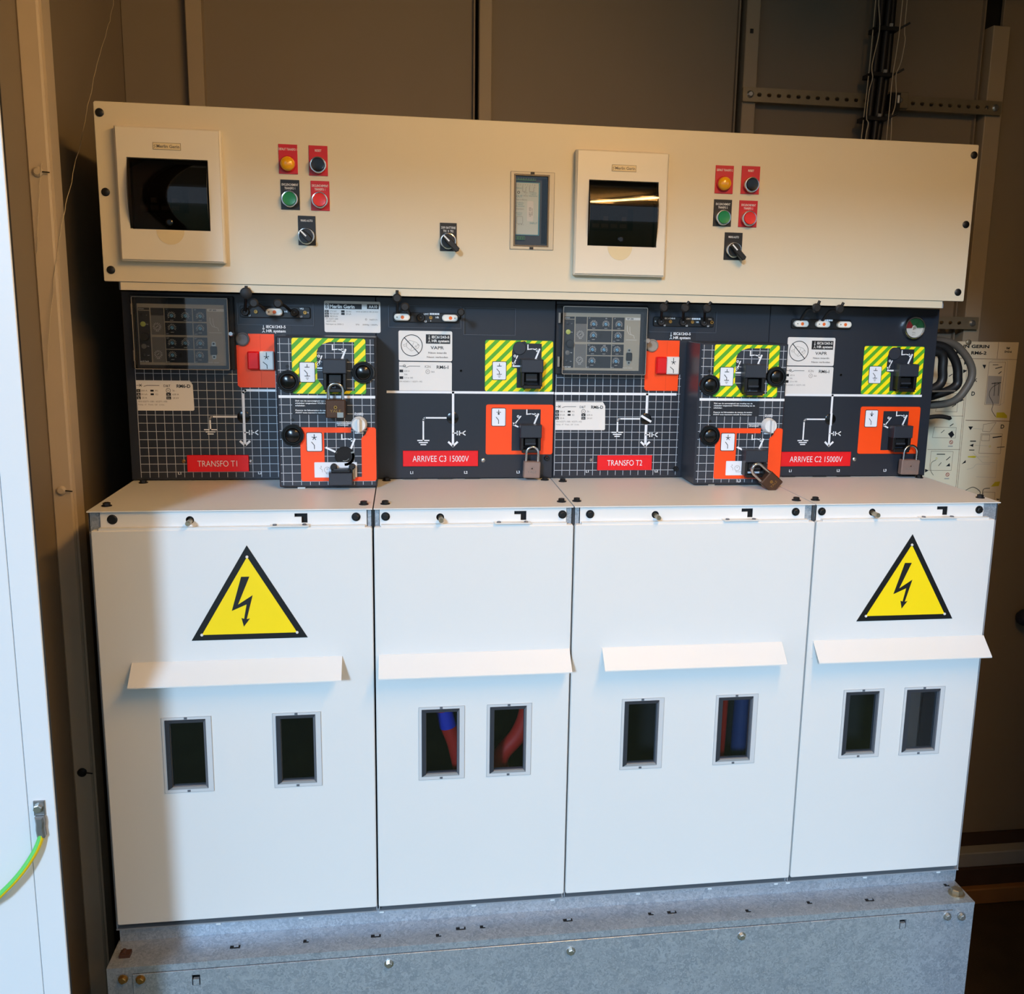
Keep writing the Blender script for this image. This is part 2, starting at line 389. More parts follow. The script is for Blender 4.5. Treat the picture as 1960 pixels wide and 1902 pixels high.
m = MB(); m.box(-0.135, -0.115, -0.24, YB + 0.03, 0, 2.60, 'wall_paint'); wall_left = tag(m.build('wall_left'), kind='structure')
m = MB(); m.box(-0.115, -0.080, 0.170, 0.215, 0, 2.60, 'frame_post', ch=0.003); m.box(-0.080, -0.076, 0.176, 0.215, 0, 2.60, 'frame_post')
post = m.build('corner_post', wall_left, origin=tuple(wall_left.location))
for k, z in enumerate((1.935, 1.386, 0.840)):
    m = MB(); m.lathe((-0.098, 0.170, z), [(0.0085, 0), (0.0085, -0.003), (0.005, -0.006)], 'frame_post' if k < 2 else 'black', 'y', 16, False)
    m.tube([(-0.090, 0.166, z), (-0.078, 0.164, z - 0.001)], 0.0012, 'black', 6)
    m.build('bolt', post, origin=tuple(wall_left.location))
m = MB(); m.box(2.60, 2.62, -0.24, YB + 0.03, 0, 2.60, 'wall_paint'); tag(m.build('wall_right'), kind='structure')
m = MB(); m.box(-0.95, 2.62, -1.90, YB + 0.05, 2.60, 2.63, 'wall_paint'); tag(m.build('ceiling'), kind='structure')  # front overhang, out of view, added to shade the upper panel from daylight
m = MB(); m.box(-0.135, 2.62, -0.30, YB + 0.05, -0.02, 0.0, 'tread_plate'); tag(m.build('floor'), kind='structure')
# front frame: head rail under the ceiling, unseen right jamb set inward to keep sun off the back wall's right end; the white left jamb stands close to the viewer
m = MB(); m.box(-0.95, 2.62, -0.30, -0.25, 2.52, 2.60, 'white_frame'); m.box(1.66, 2.62, -0.30, -0.25, 0, 2.52, 'white_frame')
tag(m.build('wall_front'), kind='structure')
m = MB(); m.box(-0.0315, 0.005, -0.2500, -0.247, 0, 2.52, 'white_frame', ch=0.0008); m.box(0.001, 0.004, -0.247, -0.238, 0, 2.52, 'rubber')
m.box(-0.95, -0.0325, -0.2490, -0.240, 0, 2.52, 'white_frame', ch=0.0008); m.box(-0.045, 0.0, -0.247, -0.240, 0, 2.52, 'black')
tag(m.build('trim_1'), kind='structure')
m = MB(); m.box(-9, 11, -14, -0.30, -0.12, -0.08, 'grass'); tag(m.build('ground'), kind='structure')

# tube lamp under the ceiling in front of the switchgear (above the frame, lights the upper panel)
L = thing('ceiling_lamp', 'long tube lamp under the ceiling in front of the switchgear', 'lamp', (1.135, -1.18, 2.60))
def along(t, z): return (1.02 + 0.23 * t, -1.76 + 1.16 * t, z)
m = MB(); m.tube([along(-0.06, 2.572), along(1.06, 2.572)], 0.028, 'grey_steel', 8, smooth=False); m.build('housing', L)
m = MB(); m.tube([along(0, 2.510), along(1, 2.510)], 0.022, 'tube_light', 16); m.build('tube', L)
for t in (-0.025, 1.025):
    m = MB(); m.tube([along(t - .015, 2.518), along(t + .015, 2.518)], 0.028, 'knob_white', 10); m.build('lamp_holder', L)

# ------------------------------------------------------------------ galvanised plinth
PL = thing('base_plinth', 'galvanised steel plinth under the row of white cabinets', 'plinth', (0.81, 0.2, 0.0))
XL, XR, YP = -0.008, 1.634, -0.0476
holes_top = [(.203, -.014, 's'), (.328, -.013, 'r'), (.454, -.013, 's'), (.569, -.025, 'r'), (.611, -.010, 's'), (.652, -.010, 'r'), (.815, -.009, 's'), (.978, -.009, 'r'), (1.020, -.009, 's'), (1.170, -.022, 'r'), (1.301, -.011, 'r'), (1.425, -.017, 's'), (1.608, .012, 'r')]
m = MB()
m.box(XL, XR, YP, 0.030, 0.572, 0.577, 'galvanised'); m.build('top_flange', PL)
m = MB(); m.box(XL, XR, YP + 0.0005, YP + 0.004, 0.564, 0.5765, 'galvanised'); m.build('front_lip', PL)
m = MB(); m.box(XL, 0.034, YP + 0.0008, 0.02, 0.0, 0.5715, 'galvanised'); m.build('end_upright', PL)
m = MB(); m.box(1.588, XR, YP + 0.0008, 0.02, 0.0, 0.5715, 'galvanised'); m.build('end_upright', PL)
m = MB(); m.prism(rc(0.0345, 1.5875, 0.03, 0.5625), YP - 0.0012, YP + 0.004, 'galvanised', holes=[rc(0.134, 0.148, 0.532, 0.553), rc(1.475, 1.489, 0.531, 0.551)], ch=0.0006); m.build('front_plate', PL)
m = MB(); m.box(0.05, 1.57, YP + 0.01, YP + 0.012, 0.02, 0.56, 'cavity'); m.build('backing', PL)
for x, z in ((.141, .536), (1.482, .535)):
    m = MB(); m.box(x - 0.005, x + 0.005, YP - 0.002, YP + 0.004, z - 0.003, z + 0.009, 'galvanised'); m.build('slot_tab', PL)
m = MB(); m.box(XL + 0.003, XR + 0.002, 0.026, 0.50, 0.577, 0.607, 'galvanised'); m.build('riser', PL)
for x, y, k in holes_top:
    w, d = (0.009, 0.004) if k == 's' else (0.005, 0.004)
    m = MB(); m.add([(x - w, y - d, .5774), (x + w, y - d, .5774), (x + w, y + d, .5774), (x - w, y + d, .5774)], [(0, 1, 2, 3)], 'cavity'); m.build('punched_hole', PL)
for x, y, k in holes_top:
    m = MB(); m.box(x + (0.001 if k == 'r' else -0.002), x + 0.006, y - 0.001, y + 0.0035, 0.5774, 0.5790, 'galvanised'); m.build('punched_tab', PL)
for x in (.168, .316, .464, .638, .790, .960, 1.106, 1.244, 1.269, 1.434, 1.595):
    m = MB(); m.box(x - 0.004, x + 0.004, 0.0235, 0.027, 0.598, 0.6065, 'white_door'); m.build('riser_tab', PL)
for x, z in ((.019, .559), (.048, .556), (.478, .548), (.815, .544), (1.149, .547), (1.576, .554), (1.607, .551)):
    m = MB(); m.hexb((x, YP - 0.001, z - 0.003), 0.0062, -0.007, 'steel_bright' if x > 0.1 else 'brass', 'y', flange=1); m.build('bolt', PL)
m = MB(); m.hexb((1.612, -0.018, 0.577), 0.012, 0.012, 'stud_steel', 'z', flange=1); m.build('bolt', PL)
m = MB(); m.box(0.006, 0.024, -0.022, -0.006, 0.577, 0.583, 'rust'); m.cyl(0.012, 0.583, 0.004, -0.02, -0.008, 'rust'); tag(m.build('bracket', PL), 'rusted bracket at the left corner')

# ------------------------------------------------------------------ four white cable cabinets
UX = [0.0, 0.4578, 0.8092, 1.2611, 1.62]
SEAM = [-0.0078, 0.4578, 0.8092, 1.2611, 1.6337]
WIN = [[(.094, .177), (.280, .363)], [(.534, .617), (.657, .739)], [(.907, .988), (1.088, 1.171)], [(1.342, 1.425), (1.467, 1.552)]]
HAN = [(.052, .402), (.465, .806), (.866, 1.210), (1.272, 1.621)]
STRIP = [(.013, .447), (.469, .796), (.821, 1.243), (1.266, 1.601)]
CAPS = [(.032, .429), (.479, .789), (.839, 1.225), (1.276, 1.592)]
STUD = [.155, .573, .959, 1.376]
SLOT = [.326, .703, 1.121, 1.506]
LATCH = [(.286, .351), (.667, .731), (1.084, 1.150), (1.467, 1.540)]
TOPS = [[(.013, .050), (.018, .263), (.441, .043)], [(.478, .045), (.476, .272), (.794, .268), (.793, .050)], [(.822, .054), (.828, .250), (1.238, .042)], [(1.276, .043), (1.613, .268), (1.617, .050)]]
CLAB = ['wide white cable cabinet at the left end with warning triangle on its door',
        'narrow white cable cabinet with plain door, below nameplate ARRIVEE C3',
        'wide white cable cabinet with plain door, below nameplate TRANSFO T2',
        'narrow white cable cabinet at the right end with warning triangle on its door']
ZB, ZT, ZF = 0.627, 1.3500, 1.3814
for k in range(4):
    x0, x1 = SEAM[k], SEAM[k + 1]; g = 0.0012
    C = thing('cable_cabinet', CLAB[k], 'cabinet', ((x0 + x1) / 2, 0.15, 0.607))
    # body: open-fronted steel shell
    m = MB(); bx0, bx1 = x0 + g, x1 - g
    m.box(bx0, bx0 + 0.002, 0.016, 0.50, 0.608, 1.3795, 'grey_steel'); m.box(bx1 - 0.002, bx1, 0.016, 0.50, 0.608, 1.3795, 'grey_steel')
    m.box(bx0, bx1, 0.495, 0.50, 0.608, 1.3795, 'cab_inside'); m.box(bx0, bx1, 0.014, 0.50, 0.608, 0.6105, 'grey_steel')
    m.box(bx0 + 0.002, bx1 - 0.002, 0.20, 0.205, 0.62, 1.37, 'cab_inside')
    m.build('body', C)
    m = MB(); m.box(x0 + g * 0.9, x1 - g * 0.9, 0.0075, 0.500, ZF - 0.0018, ZF, 'white_door'); m.build('top_plate', C)
    for x, y in TOPS[k]:
        m = MB(); m.hexb((x, y, ZF), 0.0062, 0.0065, 'black', 'z', flange=1); m.build('bolt', C)
    # fascia strip with its slot and stud hole
    a, b = STRIP[k]; sl = SLOT[k]; st = STUD[k]
    slot = [(sl, 1.3735), (sl + .0215, 1.3735), (sl + .0215, 1.357), (sl + .0115, 1.357), (sl + .0115, 1.3675), (sl, 1.3675)]
    m = MB(); m.prism(rc(a, b, 1.345, ZF - 0.002), 0.012, 0.0135, 'white_door', holes=[slot, circ(st, 1.364, 0.0068, 16)]); m.build('fascia_strip', C)
    m = MB(); m.box(x0 + g, x1 - g, 0.0185, 0.020, 1.342, ZF - 0.002, 'cavity'); m.build('strip_backing', C)
    m = MB(); m.box(x0 + 0.0015, a - 0.001, 0.0160, 0.0180, 1.345, ZF - 0.002, 'galvanised'); m.build('corner_bracket', C); m = MB(); m.box(b + 0.001, x1 - 0.0015, 0.0160, 0.0180, 1.345, ZF - 0.002, 'galvanised'); m.build('corner_bracket', C)
    for i, x in enumerate(CAPS[k]):
        m = MB()
        if (k, i) == (0, 0): m.lathe((x, 0.012, 1.3665), [(0.0082, 0), (0.0082, -0.001), (0.006, -0.002)], 'black', 'y', 20)
        else: m.hexb((x, 0.012, 1.3665), 0.0056, -0.006, 'black', 'y', flange=1)
        m.build('screw_cap', C)
    m = MB(); m.lathe((st + 0.001, 0, 1.3625), [(0.0042, 0.018), (0.0042, -0.010), (0.0034, -0.0115)], 'stud_steel', 'y', 16, False); m.build('stud', C)
    # door with window cut-outs
    d0, d1 = (UX[k] + (0.0 if k == 0 else 0.0016), UX[k + 1] - (0.0 if k == 3 else 0.0016))
    hol = [rc(w0 + .007, w1 - .009, .884, 1.014) for w0, w1 in WIN[k]]
    m = MB(); m.prism(rrect(d0, d1, ZB, ZT, 0.003, 2), 0.0, 0.0110, 'white_door', holes=hol, ch=0.0016)
    m.box(d0 + 0.012, d1 - 0.012, 0.002, 0.0112, ZT - 0.002, ZT + 0.0035, 'white_door')
    D = m.build('door', C)
    h0, h1 = HAN[k]; t = 0.0016
    prof = [(0.0, 1.1195), (-0.0016, 1.1195), (-0.0345, 1.0885), (-0.0345, 1.0865), (-0.0325, 1.0865), (-0.0325, 1.0880), (-0.0020, 1.1165), (-0.0020, 1.0850), (0.0, 1.0850)]
    m = MB(); n = len(prof)
    m.add([(h0, y, z) for y, z in prof] + [(h1, y, z) for y, z in prof], [(i, (i + 1) % n, (i + 1) % n + n, i + n) for i in range(n)], 'white_door')
    tris = tessellate_polygon([[Vector((y, z, 0)) for y, z in prof]])
    m.add([(h0, y, z) for y, z in prof], tris, 'white_door'); m.add([(h1, y, z) for y, z in prof], tris, 'white_door')
    m.build('handle', D)
    for w0, w1 in WIN[k]:
        z0, z1 = .8775, 1.0185
        m = MB(); m.prism(rrect(w0, w1, z0, z1, .0015, 2), -0.0014, 0.0, 'flange_clear', holes=[rc(w0 + .0055, w1 - .0095, z0 + .006, z1 - .005)], ch=0.0005)
        m.line(inset(rc(w0, w1, z0, z1), 0.0003), 0.0005, -0.0016, 'ink_lightgrey', True)
        for zz in (z0 + .003, z1 - .0025): m.box((w0 + w1) / 2 - .0035, (w0 + w1) / 2 + .0015, -0.0022, -0.0012, zz - .0018, zz + .0018, 'bezel_grey')
        m.build('window_flange', D)
        m = MB(); a_, b_, c_, e_ = w0 + .0058, w1 - .0098, z0 + .0065, z1 - .0055
        g0, g1, g2, g3 = a_ + .0074, b_ - .0034, c_ + .0046, e_ - .0050
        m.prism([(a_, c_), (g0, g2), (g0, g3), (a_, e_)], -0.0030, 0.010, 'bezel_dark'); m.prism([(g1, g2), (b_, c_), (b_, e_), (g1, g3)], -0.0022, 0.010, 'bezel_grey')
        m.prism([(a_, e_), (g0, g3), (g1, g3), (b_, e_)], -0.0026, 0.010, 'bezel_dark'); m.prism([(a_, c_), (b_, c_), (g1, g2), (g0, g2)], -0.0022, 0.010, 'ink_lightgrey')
        m.prism(rc(a_ + .0040, b_ - .0020, c_ + .0022, e_ - .0022), 0.001, 0.010, 'bezel_grey', holes=[rc(g0 + .0006, g1 - .0006, g2 + .0006, g3 - .0006)])
        m.build('window_bezel', D)
        m = MB(); m.box(g0 - .001, g1 + .001, 0.0030, 0.0040, g2 - .001, g3 + .001, 'pane_tint'); m.build('window_pane', D)
    l0, l1 = LATCH[k]
    m = MB(); m.box(l0, l1, -0.0045, 0.0118, ZT + 0.0036, ZT + 0.0054, 'white_door')
    for x in (l0 + .008, l1 - .008): m.lathe((x, 0.003, ZT + 0.0054), [(0.0042, 0), (0.003, 0.002)], 'bezel_grey', 'z', 10, False)
    m.build('latch_plate', D)

# power cables seen through the cabinet windows
def cable(name, pts, r, mt, label, band=None):
    m = MB(); m.tube(spline(pts, 6), r, mt, 14)
    if band: m.tube(band, r * 1.06, 'cable_blue', 14)
    return one(m, name, label, 'cable', 'power cables inside the cabinets')
cable('power_cable', [(.560, .075, 1.12), (.574, .075, 1.02), (.588, .075, .955), (.606, .078, .90), (.622, .08, .80), (.63, .09, .612)], .0155, 'cable_red', 'red power cable with blue band behind the left window of the second cabinet', [(.5826, .075, .980), (.5905, .075, .945)])
cable('power_cable', [(.752, .075, 1.10), (.742, .07, .98), (.724, .07, .925), (.690, .075, .875), (.70, .09, .80), (.70, .10, .612)], .0165, 'cable_red', 'red power cable curving behind the right window of the second cabinet')
cable('power_cable', [(1.126, .085, 1.15), (1.124, .08, .98), (1.122, .08, .86), (1.120, .09, .612)], .0175, 'cable_red', 'straight red power cable behind the right window of the third cabinet')
cable('power_cable', [(1.186, .11, 1.15), (1.184, .11, .98), (1.182, .11, .86), (1.180, .11, .612)], .0175, 'cable_navy', 'dark blue power cable beside the red one in the third cabinet')

# warning triangles
def warning(xc, zb, w, h, label):
    W = thing('warning_sign', label, 'sign', (xc, -0.001, zb), 'electric hazard triangles')
    tri = [(xc - w / 2, zb), (xc + w / 2, zb), (xc, zb + h)]
    m = MB(); m.prism(tri, -0.0012, -0.0001, 'black', ch=0.0003); m.build('border_plate', W)
    m = MB(); ins = inset(tri, w * 0.052); m.prism(ins, -0.0017, -0.0012, 'sign_yellow'); F = m.build('yellow_field', W)
    # bolt outline measured on the sign: u along the base, v up the height
    B = [(.444, .672), (.514, .672), (.408, .376), (.536, .474), (.478, .218), (.506, .226), (.452, .140), (.434, .232), (.456, .222), (.482, .378), (.354, .312)]
    q = [(xc - w / 2 + (u - 0.0) * w, zb + v * h) for u, v in B]
    m = MB(); m.prism(q, -0.0022, -0.0017, 'ink_black'); m.build('lightning_bolt', W)
    for p in ins:
        m = MB(); m.lathe((p[0], -0.0017, p[1]), [(0.0026, 0), (0.0022, -0.0012)], 'label_paper', 'y', 12); m.build('rivet', W)
warning(.2475, 1.156, .193, .166, 'yellow and black lightning triangle on the door of the leftmost cabinet')
warning(1.454, 1.1555, .196, .168, 'yellow and black lightning triangle on the door of the rightmost cabinet')

# ------------------------------------------------------------------ control cabinet above
YU = 0.2207
CC = thing('control_cabinet', 'long cream control cabinet with buttons and breaker boxes along the top', 'cabinet', (0.81, 0.42, 1.741))
VIEW = (.711, .794, 1.834, 1.9755)
BBW = [(.0365, .1725, 1.8485, 1.9695), (.8565, .9905, 1.844, 1.964)]
m = MB(); m.box(.003, 1.612, 0.236, 0.70, 1.7425, 1.752, 'grey_steel'); m.box(.003, .006, 0.236, 0.70, 1.752, 2.05, 'grey_steel'); m.box(1.609, 1.612, 0.236, 0.70, 1.752, 2.05, 'grey_steel')
m.box(.003, 1.612, 0.236, 0.70, 2.047, 2.05, 'grey_steel'); m.box(.003, 1.612, 0.69, 0.70, 1.752, 2.047, 'cavity'); m.box(.009, 1.602, YU + .0028, 0.236, 1.7425, 1.7565, 'cream_panel')
m.build('cabinet_body', CC)
m = MB()
hol = [rc(VIEW[0] + .0066, VIEW[1] - .0096, VIEW[2] + .0056, VIEW[3] - .0046)] + [rc(a - .002, b + .002, c - .002, e + .002) for a, b, c, e in BBW]
m.prism([(-.018, 1.7585), (-.0165, 1.757), (1.6455, 1.757), (1.647, 1.7585), (1.647, 2.0605), (1.6455, 2.063), (-.0155, 2.063), (-.018, 2.0605)], YU, YU + .002, 'cream_panel', holes=hol, ch=0.0008)
m.box(-.006, 1.634, YU + .002, YU + .017, 2.0590, 2.0620, 'cream_panel'); m.box(-.006, 1.634, YU + .002, YU + .017, 1.7572, 1.7592, 'cream_panel')
m.box(-.0165, -.0145, YU + .002, YU + .014, 1.766, 2.053, 'cream_panel'); m.box(1.6435, 1.6455, YU + .002, YU + .014, 1.766, 2.053, 'cream_panel')
m.build('front_panel', CC)
for x, z in ((-.008, 2.044), (-.006, 1.911), (-.005, 1.777), (1.638, 2.043), (1.635, 1.909), (1.632, 1.775)):
    m = MB(); m.lathe((x, YU, z), [(.0072, 0), (.0072, -.0012), (.005, -.0024), (0, -.0026)], 'black', 'y', 20); m.build('screw_cap', CC)

def breaker_box(xc, zc, win, logo_x, logo_z, nx, nz, label):
    B = thing('breaker_box', label, 'breaker box', (xc, YU, zc - .1145), 'cream breaker boxes on the control cabinet')
    a, b, c, e = win; y0 = YU - .018; w, h = .089, .1145
    m = MB(); m.prism(rrect(xc - w, xc + w, zc - h, zc + h, .002, 2), y0, YU - .0002, 'cream_plastic', holes=[rc(a, b, c, e)], ch=.003); m.build('frame', B)
    m = MB(); m.prism(rc(a - .004, b + .004, c - .004, e + .004), YU + .050, YU + .052, 'cavity'); 
    m.box(a - .004, a - .003, YU + .003, YU + .05, c - .004, e + .004, 'cavity'); m.box(b + .003, b + .004, YU + .003, YU + .05, c - .004, e + .004, 'cavity')
    m.box(a - .004, b + .004, YU + .003, YU + .05, e + .003, e + .004, 'cavity'); m.box(a - .004, b + .004, YU + .003, YU + .05, c - .004, c - .003, 'cavity'); m.build('box_interior', B)
    zm = c + .052
    m = MB(); m.prism(rc(a + .001, b - .001, c + .001, e - .001), YU + .012, YU + .014, 'breaker_grey', holes=[rc(a + .010, a + .094, zm - .020, zm + .020)]); m.build('inner_plate', B)
    for i in range(4):
        x0 = a + .011 + i * .0178
        m = MB(); m.box(x0, x0 + .017, YU + .006, YU + .045, zm - .019, zm + .019, 'breaker_grey'); m.box(x0 + .004, x0 + .013, YU - .001, YU + .010, zm - .004, zm + .004, 'ink_lightgrey' if i % 2 else 'black')
        m.rect(x0 + .002, x0 + .015, zm - .016, zm - .009, YU + .0055, 'ink_grey'); m.build('circuit_breaker', B)
    # bowed smoked lid
    m = MB(); n = 14; vs = []; fs = []
    for i in range(n + 1):
        t = i / n; z = c + .0015 + (e - c - .003) * t; bul = .014 * (1 - (2 * t - 1) ** 2)
        for x in (a + .0012, b - .0012):
            vs += [(x, y0 + .0015 - bul, z), (x, y0 + .0035 - bul, z)]
    for i in range(n):
        k = i * 4; fs += [(k, k + 2, k + 6, k + 4), (k + 1, k + 5, k + 7, k + 3), (k, k + 4, k + 5, k + 1), (k + 2, k + 3, k + 7, k + 6)]
    fs += [(0, 1, 3, 2), (n * 4, n * 4 + 2, n * 4 + 3, n * 4 + 1)]
    m.add([v for i, v in enumerate(vs) if i % 2 == 0], [(2 * i, 2 * i + 1, 2 * i + 3, 2 * i + 2) for i in range(n)], 'smoked', True)
    m.add(vs, [f for f in fs if not all(j % 2 == 0 for j in f)], 'smoked'); lid = m.build('lid', B)
    m = MB(); m.lathe((nx, y0 - .001, c + .013), [(.006, .004), (.006, -.004), (.004, -.005)], 'black_gloss', 'y', 14); m.build('lid_catch', lid)
    m = MB(); hd = [(nx + .024 * math.cos(t), c - .0005 - .025 * abs(math.sin(t))) for t in [math.pi * i / 14 for i in range(15)]]
    m.prism(hd[::-1], y0 - .0006, y0 + .0002, 'notch_yellow'); m.build('thumb_recess', B)
    m = MB(); m.prism(rc(logo_x - .0235, logo_x + .0235, logo_z - .006, logo_z + .006), y0 - .0006, y0, 'notch_yellow'); m.line(inset(rc(logo_x - .0235, logo_x + .0235, logo_z - .006, logo_z + .006), .0004), .0006, y0 - .0008, 'ink_grey', True)
    m.text('Merlin Gerin', logo_x + .002, logo_z, .0052, y0 - .0009, 'ink_grey', w=.038, bold=.00012)
    for i in range(2): m.line([(logo_x - .0215, logo_z - .003 + i * .003), (logo_x - .0190, logo_z - .001 + i * .003)], .0009, y0 - .0009, 'ink_grey')
    m.build('logo_plate', B)
breaker_box(.1065, 1.9075, BBW[0], .105, 1.990, .104, 1.848, 'cream breaker box with smoked lid at the left end of the control cabinet')
breaker_box(.9205, 1.9035, BBW[1], .9225, 1.9865, .9195, 1.844, 'cream breaker box with smoked lid and lamp reflection, right of the relay window')

def legend(B, x0, x1, z0, z1, mt, lines, name='legend_plate'):
    m = MB(); m.prism(rc(x0, x1, z0, z1), YU - .0016, YU - .0001, mt, ch=.0003)
    xc = (x0 + x1) / 2
    for i, (t, w) in enumerate(lines): m.text(t, xc, z1 - .0085 - i * .0062, .0040, YU - .0018, 'ink_white', w=w, bold=.00005)
    m.build(name, B)
def pushbutton(kind, plate, pm, lines, cx, cz, cm, label, cat, group):
    B = thing(kind, label, cat, (cx, YU, plate[2]), group)
    legend(B, *plate, pm, lines)
    if kind == 'indicator_lamp':
        m = MB(); m.lathe((cx, YU - .0016, cz), [(.0142, 0), (.0142, -.003), (.0125, -.004)], 'red_legend', 'y', 28); m.build('bezel', B)
        m = MB(); m.lathe((cx, YU - .004, cz), [(.0125, 0), (.0125, -.006), (.0112, -.0095), (.008, -.0120), (.004, -.0132), (0, -.0136)], cm, 'y', 28); m.build('lens', B)
    else:
        m = MB(); m.lathe((cx, YU - .0016, cz), [(.0146, 0), (.0146, -.008), (.0138, -.0100), (.0124, -.0102), (.0122, -.006)], 'chrome', 'y', 32); m.build('bezel', B)
        m = MB(); m.lathe((cx, YU - .004, cz), [(.0120, 0), (.0120, -.0092), (.0112, -.0104), (.009, -.0100), (0, -.0098)], cm, 'y', 32); m.build('cap', B)
for t, (dx, side) in {'1': (0, 'left'), '2': (1, 'right')}.items():
    g = 'control buttons of transformer ' + t
    A = [((.292, .325, 1.954, 2.005), .308, 1.971), ((.345, .378, 1.953, 2.005), .3615, 1.971), ((.294, .327, 1.892, 1.944), .310, 1.910), ((.347, .380, 1.892, 1.944), .363, 1.910)] if t == '1' else \
        [((1.106, 1.142, 1.950, 2.002), 1.123, 1.968), ((1.158, 1.195, 1.951, 2.003), 1.177, 1.968), ((1.106, 1.142, 1.889, 1.939), 1.124, 1.905), ((1.157, 1.194, 1.889, 1.939), 1.176, 1.905)]
    pushbutton('indicator_lamp', A[0][0], 'red_legend', [('DEFAUT TRANSFO ' + t, .032)], A[0][1], A[0][2], 'yellow_lens', 'yellow indicator lamp on red plate DEFAUT TRANSFO %s, %s button group' % (t, side), 'indicator lamp', g)
    pushbutton('push_button', A[1][0], 'red_legend', [('RESET', .0115)], A[1][1], A[1][2], 'black_gloss', 'black push button on red RESET plate, %s button group' % side, 'push button', g)
    pushbutton('push_button', A[2][0], 'black', [('ENCLENCHEMENT', .029), ('TRANSFO ' + t, .019)], A[2][1], A[2][2], 'green_cap', 'green push button on black ENCLENCHEMENT TRANSFO %s plate, %s button group' % (t, side), 'push button', g)
    pushbutton('push_button', A[3][0], 'red_legend', [('DECLENCHEMENT', .029), ('TRANSFO ' + t, .019)], A[3][1], A[3][2], 'red_cap', 'red push button on red DECLENCHEMENT TRANSFO %s plate, %s button group' % (t, side), 'push button', g)
def selector(plate, cx, cz, lines, label, tail):
    B = thing('selector_switch', label, 'switch', (cx, YU, plate[2]), 'black selector switches')
    legend(B, *plate, 'black', lines)
    m = MB(); m.lathe((cx, YU - .0016, cz), [(.0150, 0), (.0150, -.007), (.0140, -.009), (.0128, -.0092), (.0126, -.006)], 'chrome', 'y', 32); m.build('bezel', B)
    m = MB(); m.lathe((cx, YU - .004, cz), [(.0126, 0), (.0126, -.008), (.0120, -.010), (0, -.010)], 'black', 'y', 32)
    u = Vector((math.cos(math.radians(-45)), math.sin(math.radians(-45)))); n = Vector((-u.y, u.x)); a, b = -.012, (.024 if tail else .012)
    P = lambda s, q: (cx + u.x * s + n.x * q, cz + u.y * s + n.y * q)
    m.prism([P(a, -.0035), P(0, -.0055), P(b, -.0048), P(b + .002, 0), P(b, .0048), P(0, .0055), P(a, .0035)], YU - .024, YU - .012, 'black', ch=.0012)
    m.build('knob', B)
    m = MB(); m.line([P(-.0115, 0), P(.001, 0)], .0026, YU - .0244, 'ink_white'); m.build('pointer_mark', B)
selector((.323, .354, 1.830, 1.882), .3375, 1.846, [('MANU-AUTO', .021)], 'black MANU-AUTO selector switch below the left button group', False)
selector((.580, .611, 1.827, 1.878), .5950, 1.845, [('230V BATTERIE', .027), ('TR1  0  TR2', .019)], 'black battery selector switch alone in the middle of the cream panel', True)
selector((1.131, 1.167, 1.826, 1.878), 1.1490, 1.845, [('MANU-AUTO', .021)], 'black MANU-AUTO selector switch below the right button group', True)

# small window in the control cabinet with the charger module behind it
V = thing('inspection_window', 'tall clear window in the cream panel showing a charger module', 'window', ((VIEW[0] + VIEW[1]) / 2, YU, VIEW[2]))
w0, w1, z0, z1 = VIEW
m = MB(); m.prism(rrect(w0, w1, z0, z1, .002, 2), YU - .0015, YU - .0001, 'flange_cream', holes=[rc(w0 + .0065, w1 - .0095, z0 + .0055, z1 - .0045)], ch=.0005)
m.line(inset(rc(w0, w1, z0, z1), .0004), .0006, YU - .0017, 'ink_grey', True)
for zz in (z0 + .003, z1 - .0025): m.box((w0 + w1) / 2 - .004, (w0 + w1) / 2 + .003, YU - .003, YU - .0012, zz - .002, zz + .002, 'cable_black')
m.build('flange', V)
a_, b_, c_, e_ = w0 + .007, w1 - .010, z0 + .006, z1 - .005
m = MB(); m.prism(rc(a_, b_, c_, e_), YU - .002, YU + .009, 'bezel_brown', holes=[rc(a_ + .0022, b_ - .0022, c_ + .0022, e_ - .0022)])
m.prism(rc(a_ + .0022, b_ - .0022, c_ + .0022, e_ - .0022), YU + .006, YU + .009, 'black', holes=[rc(a_ + .0045, b_ - .0035, c_ + .0055, e_ - .0055)]); m.build('bezel', V)
m = MB(); m.box(a_ + .0022, b_ - .0022, YU + .003, YU + .004, c_ + .0022, e_ - .0022, 'clear_plastic'); m.build('pane', V)
Q = thing('charger_module', 'blue and white charger module behind the tall window of the cream panel', 'power supply', (.748, YU + .05, 1.838))
q = YU + .0125
m = MB(); m.box(.715, .772, q, q + .06, 1.838, 1.972, 'relay_black'); m.build('housing', Q)
m = MB(); m.prism(rc(.722, .768, 1.861, 1.958), q - .002, q, 'psu_blue'); m.rect(.722, .7655, 1.8625, 1.9565, q - .0023, 'psu_face')
yf = q - .0026
for i in range(8): m.text(str(i + 1), .7265 + i * .0045, 1.953, .0022, yf, 'ink_grey')
m.line([(.735, 1.951), (.735, 1.941), (.741, 1.941), (.741, 1.947), (.743, 1.950)], .0005, yf, 'ink_grey'); m.line([(.748, 1.951), (.748, 1.941), (.756, 1.941), (.756, 1.947), (.758, 1.950)], .0005, yf, 'ink_grey')
m.text('Battery', .7285, 1.947, .0025, yf, 'psu_blue'); m.ring(.7275, 1.939, .0016, .0026, yf, 'ink_black', 14); m.text('OUT', .729, 1.932, .0040, yf, 'psu_blue')
m.text('Mains\nor\nBattery', .741, 1.936, .0020, yf, 'ink_grey'); m.text('Low Battery\n1. Battery\nDisconnected', .755, 1.936, .0020, yf, 'psu_blue')
